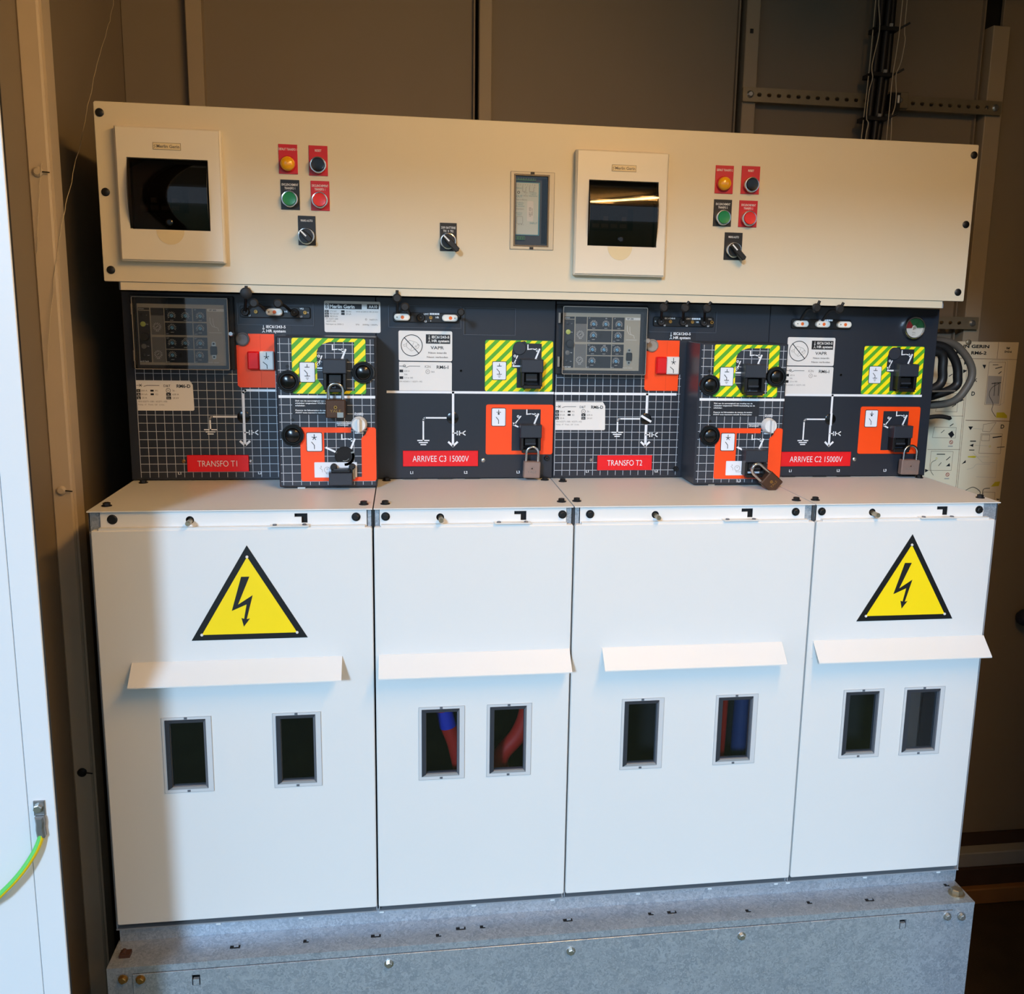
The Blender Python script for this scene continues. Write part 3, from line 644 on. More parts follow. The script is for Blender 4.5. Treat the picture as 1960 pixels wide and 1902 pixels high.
m.text('Mains or Battery', .733, 1.926, .0022, yf, 'ink_grey'); m.text('Low Battery\n1. Battery\nDisconnected', .730, 1.917, .0022, yf, 'psu_blue'); m.text('Temperature', .7295, 1.909, .0022, yf, 'ink_grey'); m.text('Auxiliary\noutput', .729, 1.900, .0022, yf, 'psu_blue')
m.line(rrect(.7245, .736, 1.882, 1.895, .0015, 2), .0004, yf, 'ink_grey', True); m.text('N   PE  L', .733, 1.8805, .0020, yf, 'ink_grey'); m.text('INPUT', .757, 1.8835, .0036, yf, 'psu_blue')
m.flat(rrect(.744, .756, 1.887, 1.924, .002, 2), yf, 'label_paper'); m.text('LBT 05E', .7495, 1.904, .0036, yf - .0003, 'ink_grey', rot=math.pi / 2); m.text('SERIAL 024', .7535, 1.904, .0020, yf - .0003, 'ink_black', rot=math.pi / 2)
m.build('face_label', Q)
for zz, n, nm in ((1.9605, 8, 'terminal_row'), (1.8525, 4, 'terminal_row')):
    m = MB(); m.box(.722, .722 + n * .0047, q - .006, q, zz, zz + .006, 'terminal_green')
    for i in range(n): m.box(.7232 + i * .0047, .7258 + i * .0047, q - .0064, q - .0058, zz + .0015, zz + .0045, 'relay_black')
    m.build(nm, Q)

# ------------------------------------------------------------------ switchgear tank and its dark front panels
YD, YX = 0.284, 0.190
m = MB(); m.box(-.004, 1.630, YD + .0062, .74, 1.3824, 1.738, 'panel_dark', ch=.002); one(m, 'switchgear_tank', 'dark steel tank body behind the black front panels', 'switchgear')
Y1 = YD - .0004; Y2 = YD - .0009; Y3 = YD - .0014; Y4 = YD - .0019

def arrows(m, X, Z, y, x, z, kind):
    """I and 0 operating arrows; x,z = top of the slanted I bar"""
    m.line([(X(x), z), (X(x - .0075), z - .019)], .0034, y, 'ink_white')
    m.line([(X(x - .024), z - .0005), (X(x - .014), z + .0005), (X(x - .004), z - .0015)], .0020, y, 'ink_white')
    m.flat([(X(x - .001), z - .002), (X(x - .0075), z + .0025), (X(x - .0065), z - .0055)], y, 'ink_white')
    m.line([(X(x - .0235), z + .0085), (X(x - .0235), z + .0015)], .0022, y, 'ink_white')
def zero(m, X, y, x, z, slope, bar):
    """0 arrow pointing down-left; x,z = start"""
    m.ring(X(x - .0055), z - .0005, .0012, .0026, y, 'ink_white', 16)
    x2, z2 = x - .0075 * slope, z - .0165
    m.line([(X(x), z), (X(x - .003 * slope), z - .007), (X(x2), z2)], .0022, y, 'ink_white')
    m.flat([(X(x2 - .0008), z2 - .003), (X(x2 - .0038), z2 + .0035), (X(x2 + .0042), z2 + .0025)], y, 'ink_white')
    m.line([(X(bar[0]), bar[1]), (X(bar[2]), bar[3])], .0030, y, 'ink_white')
def symbol(parent, X, x0, x1, z0, z1, y, kind):
    m = MB(); m.prism(rrect(X(x0 - .0012), X(x1 + .0012), z0 - .0012, z1 + .0012, .003, 3), y - .0004, y, 'note_dark'); m.prism(rrect(X(x0), X(x1), z0, z1, .0022, 3), y - .0009, y - .0004, 'symbol_plate')
    q = y - .0012; xc = (x0 + x1) / 2; h = z1 - z0; w = .0012; I = 'ink_black'
    P = lambda u, v: (X(xc + u * .001), z0 + v * h)
    if kind == 'earth':
        m.line([P(0, .90), P(0, .76)], w, q, I); m.line([P(-4, .76), P(4, .76)], w, q, I); m.line([P(-5, .60), P(0, .44), P(0, .30)], w, q, I)
        m.line([P(-4.5, .30), P(4.5, .30)], w, q, I); m.line([P(-2.5, .20), P(2.5, .20)], w * .7, q, I); m.line([P(-1.2, .13), P(1.2, .13)], w * .7, q, I)
    else:
        m.line([P(0, .92), P(0, .76)], w, q, I)
        if kind == 'star':
            for a in (0, 72, 144, 216, 288): m.line([P(0, .74), (X(xc + .0045 * math.sin(math.radians(a))), z0 + .74 * h + .0045 * math.cos(math.radians(a)))], w, q, I)
        else:
            m.line([P(-4, .78), P(4, .78)], w, q, I); m.disc(X(xc), z0 + .69 * h, .0019, q, I, 14)
        m.line([P(-5, .50), P(0, .32), P(0, .12)], w, q, I)
    return m.build('symbol_plate', parent)
def hasp(parent, X, x0, x1, zt, zb, zf, y, name='lock_shutter'):
    """sliding lock shutter: dark block over a bail for padlocks"""
    d = .026
    m = MB(); m.prism(rc(X(x0), X(x1), zb, zt), y - d, y, 'panel_dark_box', ch=.0015); B = m.build(name, parent)
    m = MB()
    for a, b in ((x0 + .001, x0 + .007), (x1 - .007, x1 - .001)):
        m.box(X(a), X(b), y - d + .004, y - .0005, zf + .004, zb, 'black', ch=.001)
    m.box(X(x0 + .004), X(x1 - .004), y - d + .002, y - .010, zf, zf + .007, 'black', ch=.001)
    m.build('bail', B)
    m = MB(); m.box(X(x0 + .009), X(x1 - .009), y - .014, y - .0005, zf + .012, zb - .001, 'black', ch=.002); m.box(X(x0 + .011), X(x1 - .011), y - .017, y - .013, zf + .016, zf + .019, 'panel_dark_box'); m.build('tongue', B)
    return B
def mimic(parent, X, xv, zbar, zc, ztip, xe, ze, cap, slant=False, left=None, top=True):
    m = MB(); W = .0045; q = Y2
    if top: m.line([(X(xv), zbar), (X(xv), ztip + .006)], W, q, 'ink_white')
    else: m.line([(X(left), zbar), (X(xv) + .004, zbar), (X(xv), zbar - .004), (X(xv), ztip + .006)], W, q, 'ink_white')
    m.line([(X(xv - .0085), ztip + .0095), (X(xv), ztip + .0015), (X(xv + .0085), ztip + .0095)], W * .9, q, 'ink_white')
    m.line([(X(xv - .011), zc), (X(xe + .004), zc), (X(xe + .001), zc - .0015), (X(xe), zc - .005), (X(xe), ze)], .0030, q, 'ink_white')
    for i, hw in enumerate((.0112, .0082, .0050)): m.line([(X(xe - hw), ze - i * .0042), (X(xe + hw), ze - i * .0042)], .0022, q, 'ink_white')
    cx, cz = cap
    m.rect(X(cx - .012), X(cx + .0125), cz - .005, cz + .005, Y1, 'note_dark')
    m.line([(X(xv), cz), (X(cx - .006), cz)], .0020, q, 'ink_white'); m.line([(X(cx - .006), cz - .0038), (X(cx - .006), cz + .0038)], .0022, q, 'ink_white')
    m.line([(X(cx - .0015), cz - .0038), (X(cx - .0015), cz + .0038)], .0022, q, 'ink_white'); m.line([(X(cx + .010), cz + .004), (X(cx + .004), cz), (X(cx + .010), cz - .004)], .0020, q, 'ink_white'); m.line([(X(cx - .001), cz), (X(cx + .004), cz)], .0020, q, 'ink_white')
    m.build('mimic_diagram', parent)
    m = MB(); m.lathe((X(xv - .001), YD, zc), [(.0118, 0), (.0118, -.0016), (.0108, -.0022), (0, -.0022)], 'black_gloss', 'y', 28)
    if slant: m.line([(X(xv - .010), zc + .006), (X(xv + .009), zc - .005)], W, YD - .0026, 'ink_white')
    else: m.line([(X(xv), zc + .0118), (X(xv), zc - .0118)], W, YD - .0026, 'ink_white')
    m.build('position_indicator', parent)
def stripes_label(parent, outer, cut, y, mt, name):
    m = MB(); m.prism(outer, y - .0005, y, mt, holes=[cut]); m.line(outer, .0008, y - .0008, 'ink_white' if mt == 'orange' else 'terminal_green', True) if mt != 'orange' else m.line(outer, .0005, y - .0008, 'trip_red_line', True)
    return m.build(name, parent)
def letters(parent, X, xs, zs, y, names=('L1', 'L2', 'L3')):
    m = MB()
    for t, x, z in zip(names, xs, zs): m.text(t, X(x), z, .0052, y, 'ink_white', bold=.0002)
    m.build('phase_letters', parent)
def screw(parent, x, z, y, r=.0042, mt='steel_bright', name='screw'):
    m = MB(); m.lathe((x, y, z), [(r, 0), (r, -.0012), (r * .6, -.0024), (0, -.0026)], mt, 'y', 16); m.line([(x - r * .7, z + r * .3), (x + r * .7, z - r * .3)], .0007, y - .0028, 'ink_black'); m.build(name, parent)
def knob_black(parent, x, z, y, r=.0052):
    m = MB(); m.lathe((x, y, z), [(r, 0), (r, -.006), (r * .75, -.009), (r * .35, -.009), (0, -.007)], 'black', 'y', 18); m.build('panel_fixing', parent)

# ---- incoming-line panels (second and fourth)
def panel_i(ox, xa, xb, label):
    X = lambda x: ox + x
    P = thing('switch_panel', label, 'panel', ((xa + xb) / 2, YD, 1.383))
    m = MB(); m.box(xa, xb, YD, YD + .006, 1.3835, 1.7405, 'panel_dark', ch=.001); m.build('front_plate', P)
    first = ox < 1
    if first:
        m = MB(); q = Y1
        m.prism(rc(X(.171), X(.273), 1.671, 1.7235), YD - .0012, YD, 'panel_dark', holes=[rc(X(.1722), X(.2718), 1.6722, 1.7223)]); m.rect(X(.171), X(.273), 1.7220, 1.7245, YD - .0014, 'black'); m.rect(X(.1705), X(.1745), 1.671, 1.7235, YD - .0014, 'black'); m.line(rc(X(.171), X(.273), 1.671, 1.7235), .0007, YD - .0015, 'panel_edge', True); m.build('blank_cover', P)
        m = MB(); m.prism(rc(X(.0255), X(.1655), 1.6830, 1.7255), YD - .0012, YD, 'panel_dark', holes=[rc(X(.0270), X(.1640), 1.6845, 1.7240)]); m.line(rc(X(.0255), X(.1655), 1.6830, 1.7255), .0007, YD - .0015, 'panel_edge', True); m.build('indicator_recess', P)
    m = MB(); m.rect(X(.020 if first else .028), X(.3535 if first else .353), 1.5548, 1.5595, Y2, 'ink_white'); m.build('busbar_line', P)
    mimic(P, X, .1505, 1.557, 1.506, 1.4475, .0915, 1.4605, (.165, 1.4755))
    outer = rrect(X(.2135), X(.350), 1.5595, 1.6615, .004, 3)
    cut = [(X(a), b) for a, b in ((.2670, 1.6080), (.2775, 1.6060), (.2775, 1.5670), (.3270, 1.5670), (.3270, 1.6555), (.2960, 1.6560), (.2935, 1.6605), (.2860, 1.6630 - .004), (.2770, 1.6585), (.2705, 1.6520), (.2675, 1.6390))]
    stripes_label(P, outer, cut, YD, 'stripes', 'earthing_label')
    outer2 = rrect(X(.2165), X(.3530), 1.4320, 1.5335, .004, 3); cut2 = rc(X(.2690), X(.3275), 1.4395, 1.5240)
    stripes_label(P, outer2, cut2, YD, 'orange', 'switch_label')
    symbol(P, X, .2290, .2555, 1.5835, 1.6185, YD - .0005, 'earth'); symbol(P, X, .2285, .2555, 1.4905, 1.5255, YD - .0005, 'arrow')
    m = MB(); m.lathe((X(.282), YD, 1.6462), [(.0130, 0), (.0130, -.002), (.0120, -.003), (0, -.003)], 'panel_dark_box', 'y', 28); m.build('blanking_disc', P)
    m = MB(); arrows(m, X, None, Y2, .3225, 1.6445, 0); zero(m, X, Y2, .2785, 1.6310, 1, (.2695, 1.6105, .2825, 1.6105)); m.build('operating_arrows', P); m = MB(); arrows(m, X, None, Y2, .3225, 1.5145, 0); zero(m, X, Y2, .2870, 1.5100, 1.7, (.2725, 1.4925, .2815, 1.4885)); m.build('operating_arrows', P)
    hasp(P, X, .2835, .3275, 1.6255, 1.5995, 1.5675, YD); hasp(P, X, .2840, .3270, 1.4950, 1.4690, 1.4385, YD)
    letters(P, X, (.0685, .1765, .2835), (1.3955, 1.3955, 1.3955), Y2)
    screw(P, X(.2115), 1.4200, YD); 
    m = MB(); m.lathe((X(.166), YD, 1.6000), [(.0030, 0), (.0030, -.001), (.0018, -.001), (.0018, .0)], 'black', 'y', 12); m.build('small_hole', P)
    if first: knob_black(P, X(.341), 1.4245, YD)
    for a in (.050, .120, .175): 
        m = MB(); m.box(X(a), X(a + .03), YD - .0015, YD + .001, 1.3826, 1.3845, 'black'); m.build('bottom_clip', P)
    return P
OX2, OX4 = .4578, 1.2570
panel_i(OX2, .4590, .8115, 'black front panel for incoming line C3 between the two grid panels')
panel_i(OX4, 1.2595, 1.6337, 'black front panel for incoming line C2 at the right end, with pressure gauge')

# ---- transformer panels (first and third) with printed grid
def panel_d(ox, xa, xb, n, label, label2z):
    X = lambda x: ox + x
    P = thing('switch_panel', label, 'panel', ((xa + xb) / 2, YD, 1.383))
    m = MB(); m.box(xa, xb, YD, YD + .006, 1.3835, 1.7405, 'panel_dark', ch=.001); m.build('front_plate', P)
    m = MB(); x0 = .0095 if n == 1 else .0125; p = .01605
    for i in range(17): m.rect(X(x0 + i * p - .00045), X(x0 + i * p + .00045), 1.3880, 1.5970, Y1, 'grid_ink')
    for i in range(13): m.rect(X(x0 - .0005), X(.2720), 1.3985 + i * .01585 - .00045, 1.3985 + i * .01585 + .00045, Y1, 'grid_ink')
    tag(m.build('grid_lines', P), 'white printed grid lines')
    m = MB(); 
    for lo in (rc(X(.2000), X(.3410), 1.6830, 1.7270),): m.prism(lo, YD - .0012, YD, 'panel_dark', holes=[inset(lo, .0015)]); m.line(lo, .0007, YD - .0015, 'panel_edge', True)
    m.build('indicator_recess', P)
    if n == 1: mimic(P, X, .2050, 1.5580, 1.5065, 1.4490, .1415, 1.4815, (.2200, 1.4760), left=.2640, top=False)
    else:
        mimic(P, X, .2020, 1.5565, 1.5055, 1.4475, .1420, 1.4775, (.2170, 1.4725), slant=True)
        m = MB(); m.rect(X(.0098), X(.2640), 1.5540, 1.5590, Y2, 'ink_white'); m.build('busbar_line', P)
    z0, z1 = 1.5635, 1.6660
    lo = [(X(.1955), z0 + .004), (X(.1995), z0), (X(.2660), z0), (X(.2660), z1), (X(.2180), z1), (X(.2180), z1 - .013), (X(.2120), z1 - .020), (X(.1955), z1 - .022)]
    m = MB(); m.prism(lo, YD - .0008, YD, 'orange'); m.line([(X(.2400), z0 + .002), (X(.2400), z1 - .002)], .0005, YD - .0011, 'trip_red_line'); tag(m.build('trip_label', P), 'orange trip label')
    m = MB(); m.lathe((X(.2080), YD, 1.6555), [(.0128, 0), (.0128, -.004), (.0110, -.0055), (.0095, -.0040), (0, -.0036)], 'bezel_grey' if n == 1 else 'cover_edge', 'y', 28); m.build('sealing_cap', P)
    m = MB(); m.prism(rrect(X(.2165), X(.2385), 1.5985, 1.6330, .0025, 3), YD - .012, YD - .0008, 'red_button', ch=.0025); m.ring(X(.2275), 1.6145, .0045, .0058, YD - .0122, 'red_plate', 20); m.build('trip_button', P)
    m = MB(); m.prism(rrect(X(.2390), X(.2650), 1.5980, 1.6335, .0018, 3), YD - .010, YD - .0008, 'label_paper', ch=.002)
    q = YD - .0104; xc = X(.2520)
    m.line([(xc, 1.6310), (xc, 1.6245)], .0012, q, 'ink_black')
    for a in (0, 72, 144, 216, 288): m.line([(xc, 1.6225), (xc + .0046 * math.sin(math.radians(a)), 1.6225 + .0046 * math.cos(math.radians(a)))], .0012, q, 'ink_black')
    m.line([(xc - .0065, 1.6130), (xc + .0005, 1.6075), (xc + .0008, 1.6010)], .0012, q, 'ink_black'); m.build('trip_flag', P)
    m = MB(); m.rect(X(.2420), X(.2990), 1.6660, 1.6845, Y1, 'note_dark'); m.text('IEC61243-5', X(.2700), 1.6800, .0052, Y2, 'ink_white', w=.036, bold=.0002); m.text('HR system', X(.2700), 1.6720, .0052, Y2, 'ink_white', w=.036, bold=.0002)
    xs = X(.2470); m.line([(xs, 1.6825), (xs, 1.6700)], .0010, Y2, 'ink_white'); m.disc(xs, 1.6760, .0019, Y2, 'ink_white', 12); m.line([(xs - .0025, 1.6690), (xs, 1.6720), (xs + .0025, 1.6690)], .0010, Y2, 'ink_white'); m.build('standard_mark', P)
    letters(P, X, (.0810, .2310) if n == 1 else (.0820, .2280), (1.3965, 1.3965), Y2, ('L1', 'L2'))
    screw(P, X(.0890), 1.4200, YD, .0036, 'brass' if n == 1 else 'steel_bright')
    if n == 1: screw(P, X(.2145), 1.4200, YD, .0036, 'steel_bright')
    else: knob_black(P, X(.2690), 1.4015, YD)
    return P
OX1, OX3 = 0.0, .8030
panel_d(OX1, -.0078, .4585, 1, 'black grid-printed front panel for transformer T1 at the left end', 0)
panel_d(OX3, .8125, 1.2590, 3, 'black grid-printed front panel for transformer T2', 0)

# ---- mechanism covers standing proud of the transformer panels
def mech_cover(bx, label, n):
    X = lambda x: bx + x; y = YX
    C = thing('mechanism_cover', label, 'panel', (bx + .09, YD, 1.383), 'grid-printed mechanism covers')
    m = MB(); m.prism(rrect(X(0), X(.1805), 1.3845, 1.6660, .002, 2), y, YD - .0006, 'panel_dark_box', ch=.003); m.build('cover', C)
    a, b, c = y - .0003, y - .0008, y - .0012
    m = MB(); p = .0163
    for i in range(11): m.rect(X(.0075 + i * p - .00045), X(.0075 + i * p + .00045), 1.3890, 1.6620, a, 'grid_ink')
    for i in range(17): m.rect(X(.003), X(.1775), 1.3960 + i * .0160 - .00045, 1.3960 + i * .0160 + .00045, a, 'grid_ink')
    tag(m.build('grid_lines', C), 'white printed grid lines')
    outer = rrect(X(.0285), X(.1620), 1.5610, 1.6635, .004, 3)
    cut = [(X(u), v) for u, v in ((.0735, 1.5890), (.0900, 1.5665), (.1410, 1.5670), (.1410, 1.6570), (.0970, 1.6565), (.0840, 1.6525), (.0760, 1.6450), (.0735, 1.6380))]
    stripes_label(C, outer, cut, y - .0003, 'stripes', 'earthing_label')
    m = MB(); m.rect(X(.0030), X(.1785), 1.5530, 1.5580, b, 'ink_white'); m.build('busbar_line', C)
    m = MB(); m.rect(X(.0270), X(.1270), 1.5220, 1.5525, b, 'note_dark')
    for i, (t, w) in enumerate((('Zich van de aanwezigheid van voeding van de', .080), ('schakelaar vergewissen VOOR inschakeling van de', .085), ('schakelaar.', .018), ('', 0), ("S'assurer de l'alimentation du manque de tension", .080), ("AVANT toute manoeuvre manuelle de l'interrupteur", .080))):
        if t: m.text(t, X(.0325), 1.5480 - i * .0044, .0024, c, 'ink_white', align='LEFT', w=w, bold=.0001)
    m.build('safety_note', C)
    # orange switch label with its cut-out
    outer2 = rrect(X(.0400), X(.1790), 1.3965, 1.4985, .004, 3)
    cut2 = [(X(u), v) for u, v in ((.0835, 1.4040), (.1520, 1.4040), (.1520, 1.4780), (.1600, 1.4860), (.1640, 1.4980 - .0006), (.1330, 1.4980 - .0006), (.1330, 1.4885), (.0835, 1.4885))]
    stripes_label(C, outer2, cut2, y - .0003, 'orange', 'switch_label')
    symbol(C, X, .0425, .0690, 1.5830, 1.6185, y - .0008, 'earth'); symbol(C, X, .0520, .0790, 1.4540, 1.4880, y - .0008, 'star')
    for u, v in ((.0215, 1.5840), (.1570, 1.6015), (.0270, 1.4840)):
        m = MB(); m.lathe((X(u), y, v), [(.0205, 0), (.0205, -.006), (.0195, -.008), (.0172, -.008), (.0165, -.0065), (.0140, -.0065), (.0132, -.0085), (.0105, -.0105), (0, -.0112)], 'black_gloss', 'y', 36); m.build('round_plug', C)
    for u, v in ((.0205, 1.6110), (.0270, 1.5120)):
        m = MB(); m.disc(X(u), v, .0032, b, 'black', 14); m.build('small_hole', C)
    m = MB(); arrows(m, X, None, b, .1255, 1.6430, 0); zero(m, X, b, .0825, 1.6310, .9, (.0740, 1.6085, .0860, 1.6085)); m.build('operating_arrows', C); m = MB(); arrows(m, X, None, b, .1395, 1.4765, 0); m.line([(X(.0870), 1.4600), (X(.1050), 1.4515)], .0036, b, 'ink_white'); m.build('operating_arrows', C)
    hasp(C, X, .0850, .1280, 1.6265, 1.6005, 1.5660, y)
    m = MB(); m.prism(rrect(X(.0645), X(.1430), 1.4035, 1.4325, .001, 2), y - .0016, y - .0009, 'symbol_plate'); c = y - .0019
    m.line([(X(.0745), 1.4220), (X(.0790), 1.4180), (X(.0790), 1.4140)], .0006, c, 'ink_grey'); m.line([(X(.0770), 1.4255), (X(.0770), 1.4225)], .0008, c, 'ink_grey'); m.ring(X(.0880), 1.4180, .0050, .0056, c, 'ink_grey', 20); m.text('M', X(.0880), 1.4195, .0026, c, 'ink_grey'); m.line([(X(.0860), 1.4125), (X(.0860), 1.4105), (X(.1000), 1.4105), (X(.1000), 1.4230)], .0006, c, 'ink_grey'); m.build('motor_label', C)
    # white control knob
    m = MB(); m.lathe((X(.1480), y, 1.5045), [(.0150, 0), (.0150, -.003), (.0140, -.0045), (.0135, -.014), (.0120, -.016), (0, -.016)], 'knob_white', 'y', 28)
    m.prism([(X(.1455), 1.4920), (X(.1505), 1.4920), (X(.1505), 1.5170), (X(.1455), 1.5170)], y - .027, y - .015, 'knob_white', ch=.0012); m.build('control_knob', C)
    m = MB()
    for k, (t, u, v, w) in enumerate((('Op position', .1480, 1.5255, .016), ('In position', .1480, 1.5225, .016), ('Commande Elektrique', .1220, 1.5090, .030), ('Elektrische bediening', .1210, 1.5060, .028), ('uitgeschakeld', .1180, 1.5030, .020))): m.text(t, X(u), v, .0022, b, 'ink_white', w=w, bold=.0001)
    m.rect(X(.1400), X(.1560), 1.4868, 1.4885, b, 'ink_white'); m.rect(X(.1400), X(.1560), 1.4895, 1.4903, b, 'ink_white'); m.build('knob_legend', C)
    if n == 1:
        m = MB(); m.lathe((X(.1205), y - .0006, 1.4440), [(.0185, 0), (.0185, -.0006), (.0165, -.0008), (.0160, .0002), (0, .0002)], 'cavity', 'y', 32)
        arc = [(X(.1205) + .0160 * math.cos(math.radians(t)), 1.4440 + .0160 * math.sin(math.radians(t))) for t in range(-85, 26, 10)]
        m.line(arc, .0050, y - .0016, 'steel_bright'); m.line([(X(.1205) + .0090 * math.cos(math.radians(t)), 1.4440 + .0090 * math.sin(math.radians(t))) for t in range(-110, -20, 15)], .0012, y - .0016, 'steel_bright'); m.build('operating_socket', C)
        # shutter dropped open below the socket
        m = MB(); m.prism(rc(X(.0920), X(.1350), 1.3915, 1.4150), y - .020, y - .0012, 'panel_dark_box', ch=.0012); S = m.build('lock_shutter', C)
        m = MB(); m.box(X(.0960), X(.1310), y - .016, y - .0012, 1.4150, 1.4210, 'black', ch=.001); m.box(X(.1010), X(.1270), y - .018, y - .004, 1.4200, 1.4225, 'panel_dark_box')
        for u in (.1005, .1345): m.lathe((X(u), y - .001, 1.4245), [(.0062, 0), (.0062, -.012), (.0045, -.013)], 'rubber', 'y', 16)
        m.box(X(.1355), X(.1400), y - .014, y - .001, 1.4020, 1.4230, 'bezel_brown'); m.build('bail', S)
    else: hasp(C, X, .0960, .1420, 1.4580, 1.4330, 1.4020, y)
    if n == 3:
        m = MB(); m.text('L3', X(.0940), 1.3920, .0052, b, 'ink_white', bold=.0002); m.build('phase_letters', C)
    m = MB(); m.box(X(.032), X(.046), y + .006, y + .020, 1.3815, 1.3848, 'label_paper' if n == 1 else 'steel_bright'); m.build('foot_clip', C)
    return C
mech_cover(.2800, 'proud grid-printed cover with open round socket, right of the T1 panel', 1)
mech_cover(1.0840, 'proud grid-printed cover with two closed lock shutters, right of the T2 panel', 3)

# ------------------------------------------------------------------ nameplates and adhesive labels on the dark panels
def nameplate(x0, x1, z0, z1, txt, tw, th, label):
    N = thing('nameplate', label, 'nameplate', ((x0 + x1) / 2, YD, z0), 'red engraved nameplates')
    m = MB(); m.prism(rc(x0, x1, z0, z1), YD - .0045, YD - .0010, 'red_plate', ch=.0006); m.build('plate', N)
    m = MB(); m.text(txt, (x0 + x1) / 2, (z0 + z1) / 2, th, YD - .0048, 'ink_white', w=tw, bold=-.00012); m.build('lettering', N)
nameplate(.0960, .2110, 1.3995, 1.4320, 'TRANSFO T1', .074, .0118, 'red nameplate engraved TRANSFO T1 at the bottom of the left panel')
nameplate(OX2 + .0510, OX2 + .2010, 1.4085, 1.4400, 'ARRIVEE C3 15000V', .112, .0124, 'red nameplate engraved ARRIVEE C3 15000V')
nameplate(OX3 + .1015, OX3 + .2170, 1.3990, 1.4300, 'TRANSFO T2', .074, .0118, 'red nameplate engraved TRANSFO T2')
nameplate(OX4 + .0440, OX4 + .2010, 1.4055, 1.4365, 'ARRIVEE C2 15000V', .118, .0124, 'red nameplate engraved ARRIVEE C2 15000V at the right end')

def rating_d(x0, z0, label):
    m = MB(); x1, z1 = x0 + .104, z0 + .0575; y = YD - .0012; q = y - .0003
    m.prism([(x0 + .001, z0), (x1 - .002, z0), (x1, z0 + .002), (x1 - .001, z1 - .008), (x1 - .006, z1), (x0, z1)], y, YD - .0006, 'label_paper')
    zt = z1 - .0095
    m.line([(x0 + .001, zt), (x0 + .011, zt)], .0009, q, 'ink_black'); m.line([(x0 + .006, zt + .0025), (x0 + .010, zt - .0025)], .0008, q, 'ink_black'); m.line([(x0 + .006, zt - .0025), (x0 + .010, zt + .0025)], .0008, q, 'ink_black'); m.line([(x0 + .014, zt - .002), (x0 + .020, zt), (x0 + .042, zt)], .0009, q, 'ink_black')
    m.text('D&T', x0 + .056, zt - .0005, .0046, q, 'ink_black'); m.text('RM6-D', x0 + .086, zt - .0008, .0062, q, 'ink_black', w=.025, bold=.0002)
    for i in range(3):
        zz = z1 - .0195 - i * .0068; m.rect(x0 + .0005, x0 + .0075, zz - .0028, zz + .0028, q, 'ink_black'); m.text(('Ir', 'Ik', 'Ip')[i], x0 + .004, zz, .0032, q - .0002, 'label_paper'); m.text(('200 A', '20 kA', '50 A')[i], x0 + .014, zz, .0034, q, 'ink_grey')
    for i in range(2):
        zz = z1 - .0195 - i * .0068; m.rect(x0 + .0255, x0 + .0315, zz - .0018, zz + .0018, q, 'ink_black'); m.text(('M1', 'E2')[i], x0 + .037, zz, .0034, q, 'ink_grey')
        m.rect(x0 + .054, x0 + .0625, zz - .0068 - .0028, zz - .0068 + .0028, q, 'ink_black'); m.text(('In', 'Un')[i], x0 + .058, zz - .0068, .0032, q - .0002, 'label_paper'); m.text(('630 A', '24 kV')[i], x0 + .071, zz - .0068, .0034, q, 'ink_grey')
    m.ring(x0 + .058, z1 - .0190, .0036, .0044, q, 'ink_black', 18); m.text('M', x0 + .058, z1 - .0190, .0032, q, 'ink_grey'); m.text('2k -', x0 + .069, z1 - .0190, .0034, q, 'ink_grey')
    m.text('EN 62271-100 / 62271-102', x0 + .029, z1 - .0400, .0030, q, 'ink_grey', w=.052); m.text('Temp. -5°  Trans. -25°  2 min.', x0 + .026, z1 - .0460, .0026, q, 'ink_grey', w=.048)
    return one(m, 'rating_label', label, 'label', 'printed rating labels')
rating_d(.0095, 1.5180, 'white RM6-D rating label on the leftmost grid panel, under the relay')
rating_d(OX3 + .0120, 1.4820, 'white RM6-D rating label on the T2 grid panel, below the white line')
def rating_i(x0, z0, x1, z1, label):
    m = MB(); y = YD - .0010; q = y - .0003
    m.prism([(x0, z0), (x1, z0), (x1, z1 - .002), (x1 - .002, z1), (x0, z1)], y, YD - .0006, 'label_paper'); zt = z1 - .0085
    m.line([(x0 + .001, zt), (x0 + .012, zt)], .0008, q, 'ink_black'); m.ring(x0 + .0105, zt + .0005, .0018, .0026, q, 'ink_black', 14); m.line([(x0 + .013, zt - .003), (x0 + .020, zt), (x0 + .041, zt)], .0008, q, 'ink_black')
    m.text('K2N', x0 + .056, zt - .0005, .0048, q, 'ink_grey', w=.011); m.text('RM6-I', x0 + .085, zt - .0012, .0064, q, 'ink_black', w=.023, bold=.0001); m.ring(x0 + .056, z1 - .0190, .0036, .0043, q, 'ink_grey', 18); m.text('M', x0 + .056, z1 - .0190, .0028, q, 'ink_grey'); m.text('2k5', x0 + .066, z1 - .0190, .0032, q, 'ink_grey')
    for i in range(3):
        zz = z1 - .0180 - i * .0066; m.rect(x0 + .0008, x0 + .0080, zz - .0026, zz + .0026, q, 'ink_black') if i != 1 else None; m.text(('630 A', '50k', '2.5 ie 100')[i], x0 + .010, zz, .0030, q, 'ink_grey', align='LEFT')
    m.text('EN 62265-1 / 62271-102', x0 + .023, z1 - .0385, .0028, q, 'ink_grey', w=.044)
    return one(m, 'rating_label', label, 'label', 'printed rating labels')
rating_i(OX2 + .0445, 1.5600, OX2 + .1480, 1.6165, 'white RM6-I rating label under the VAPR label of line C3')
rating_i(OX4 + .0425, 1.5595, OX4 + .1480, 1.6165, 'white RM6-I rating label under the VAPR label of line C2')
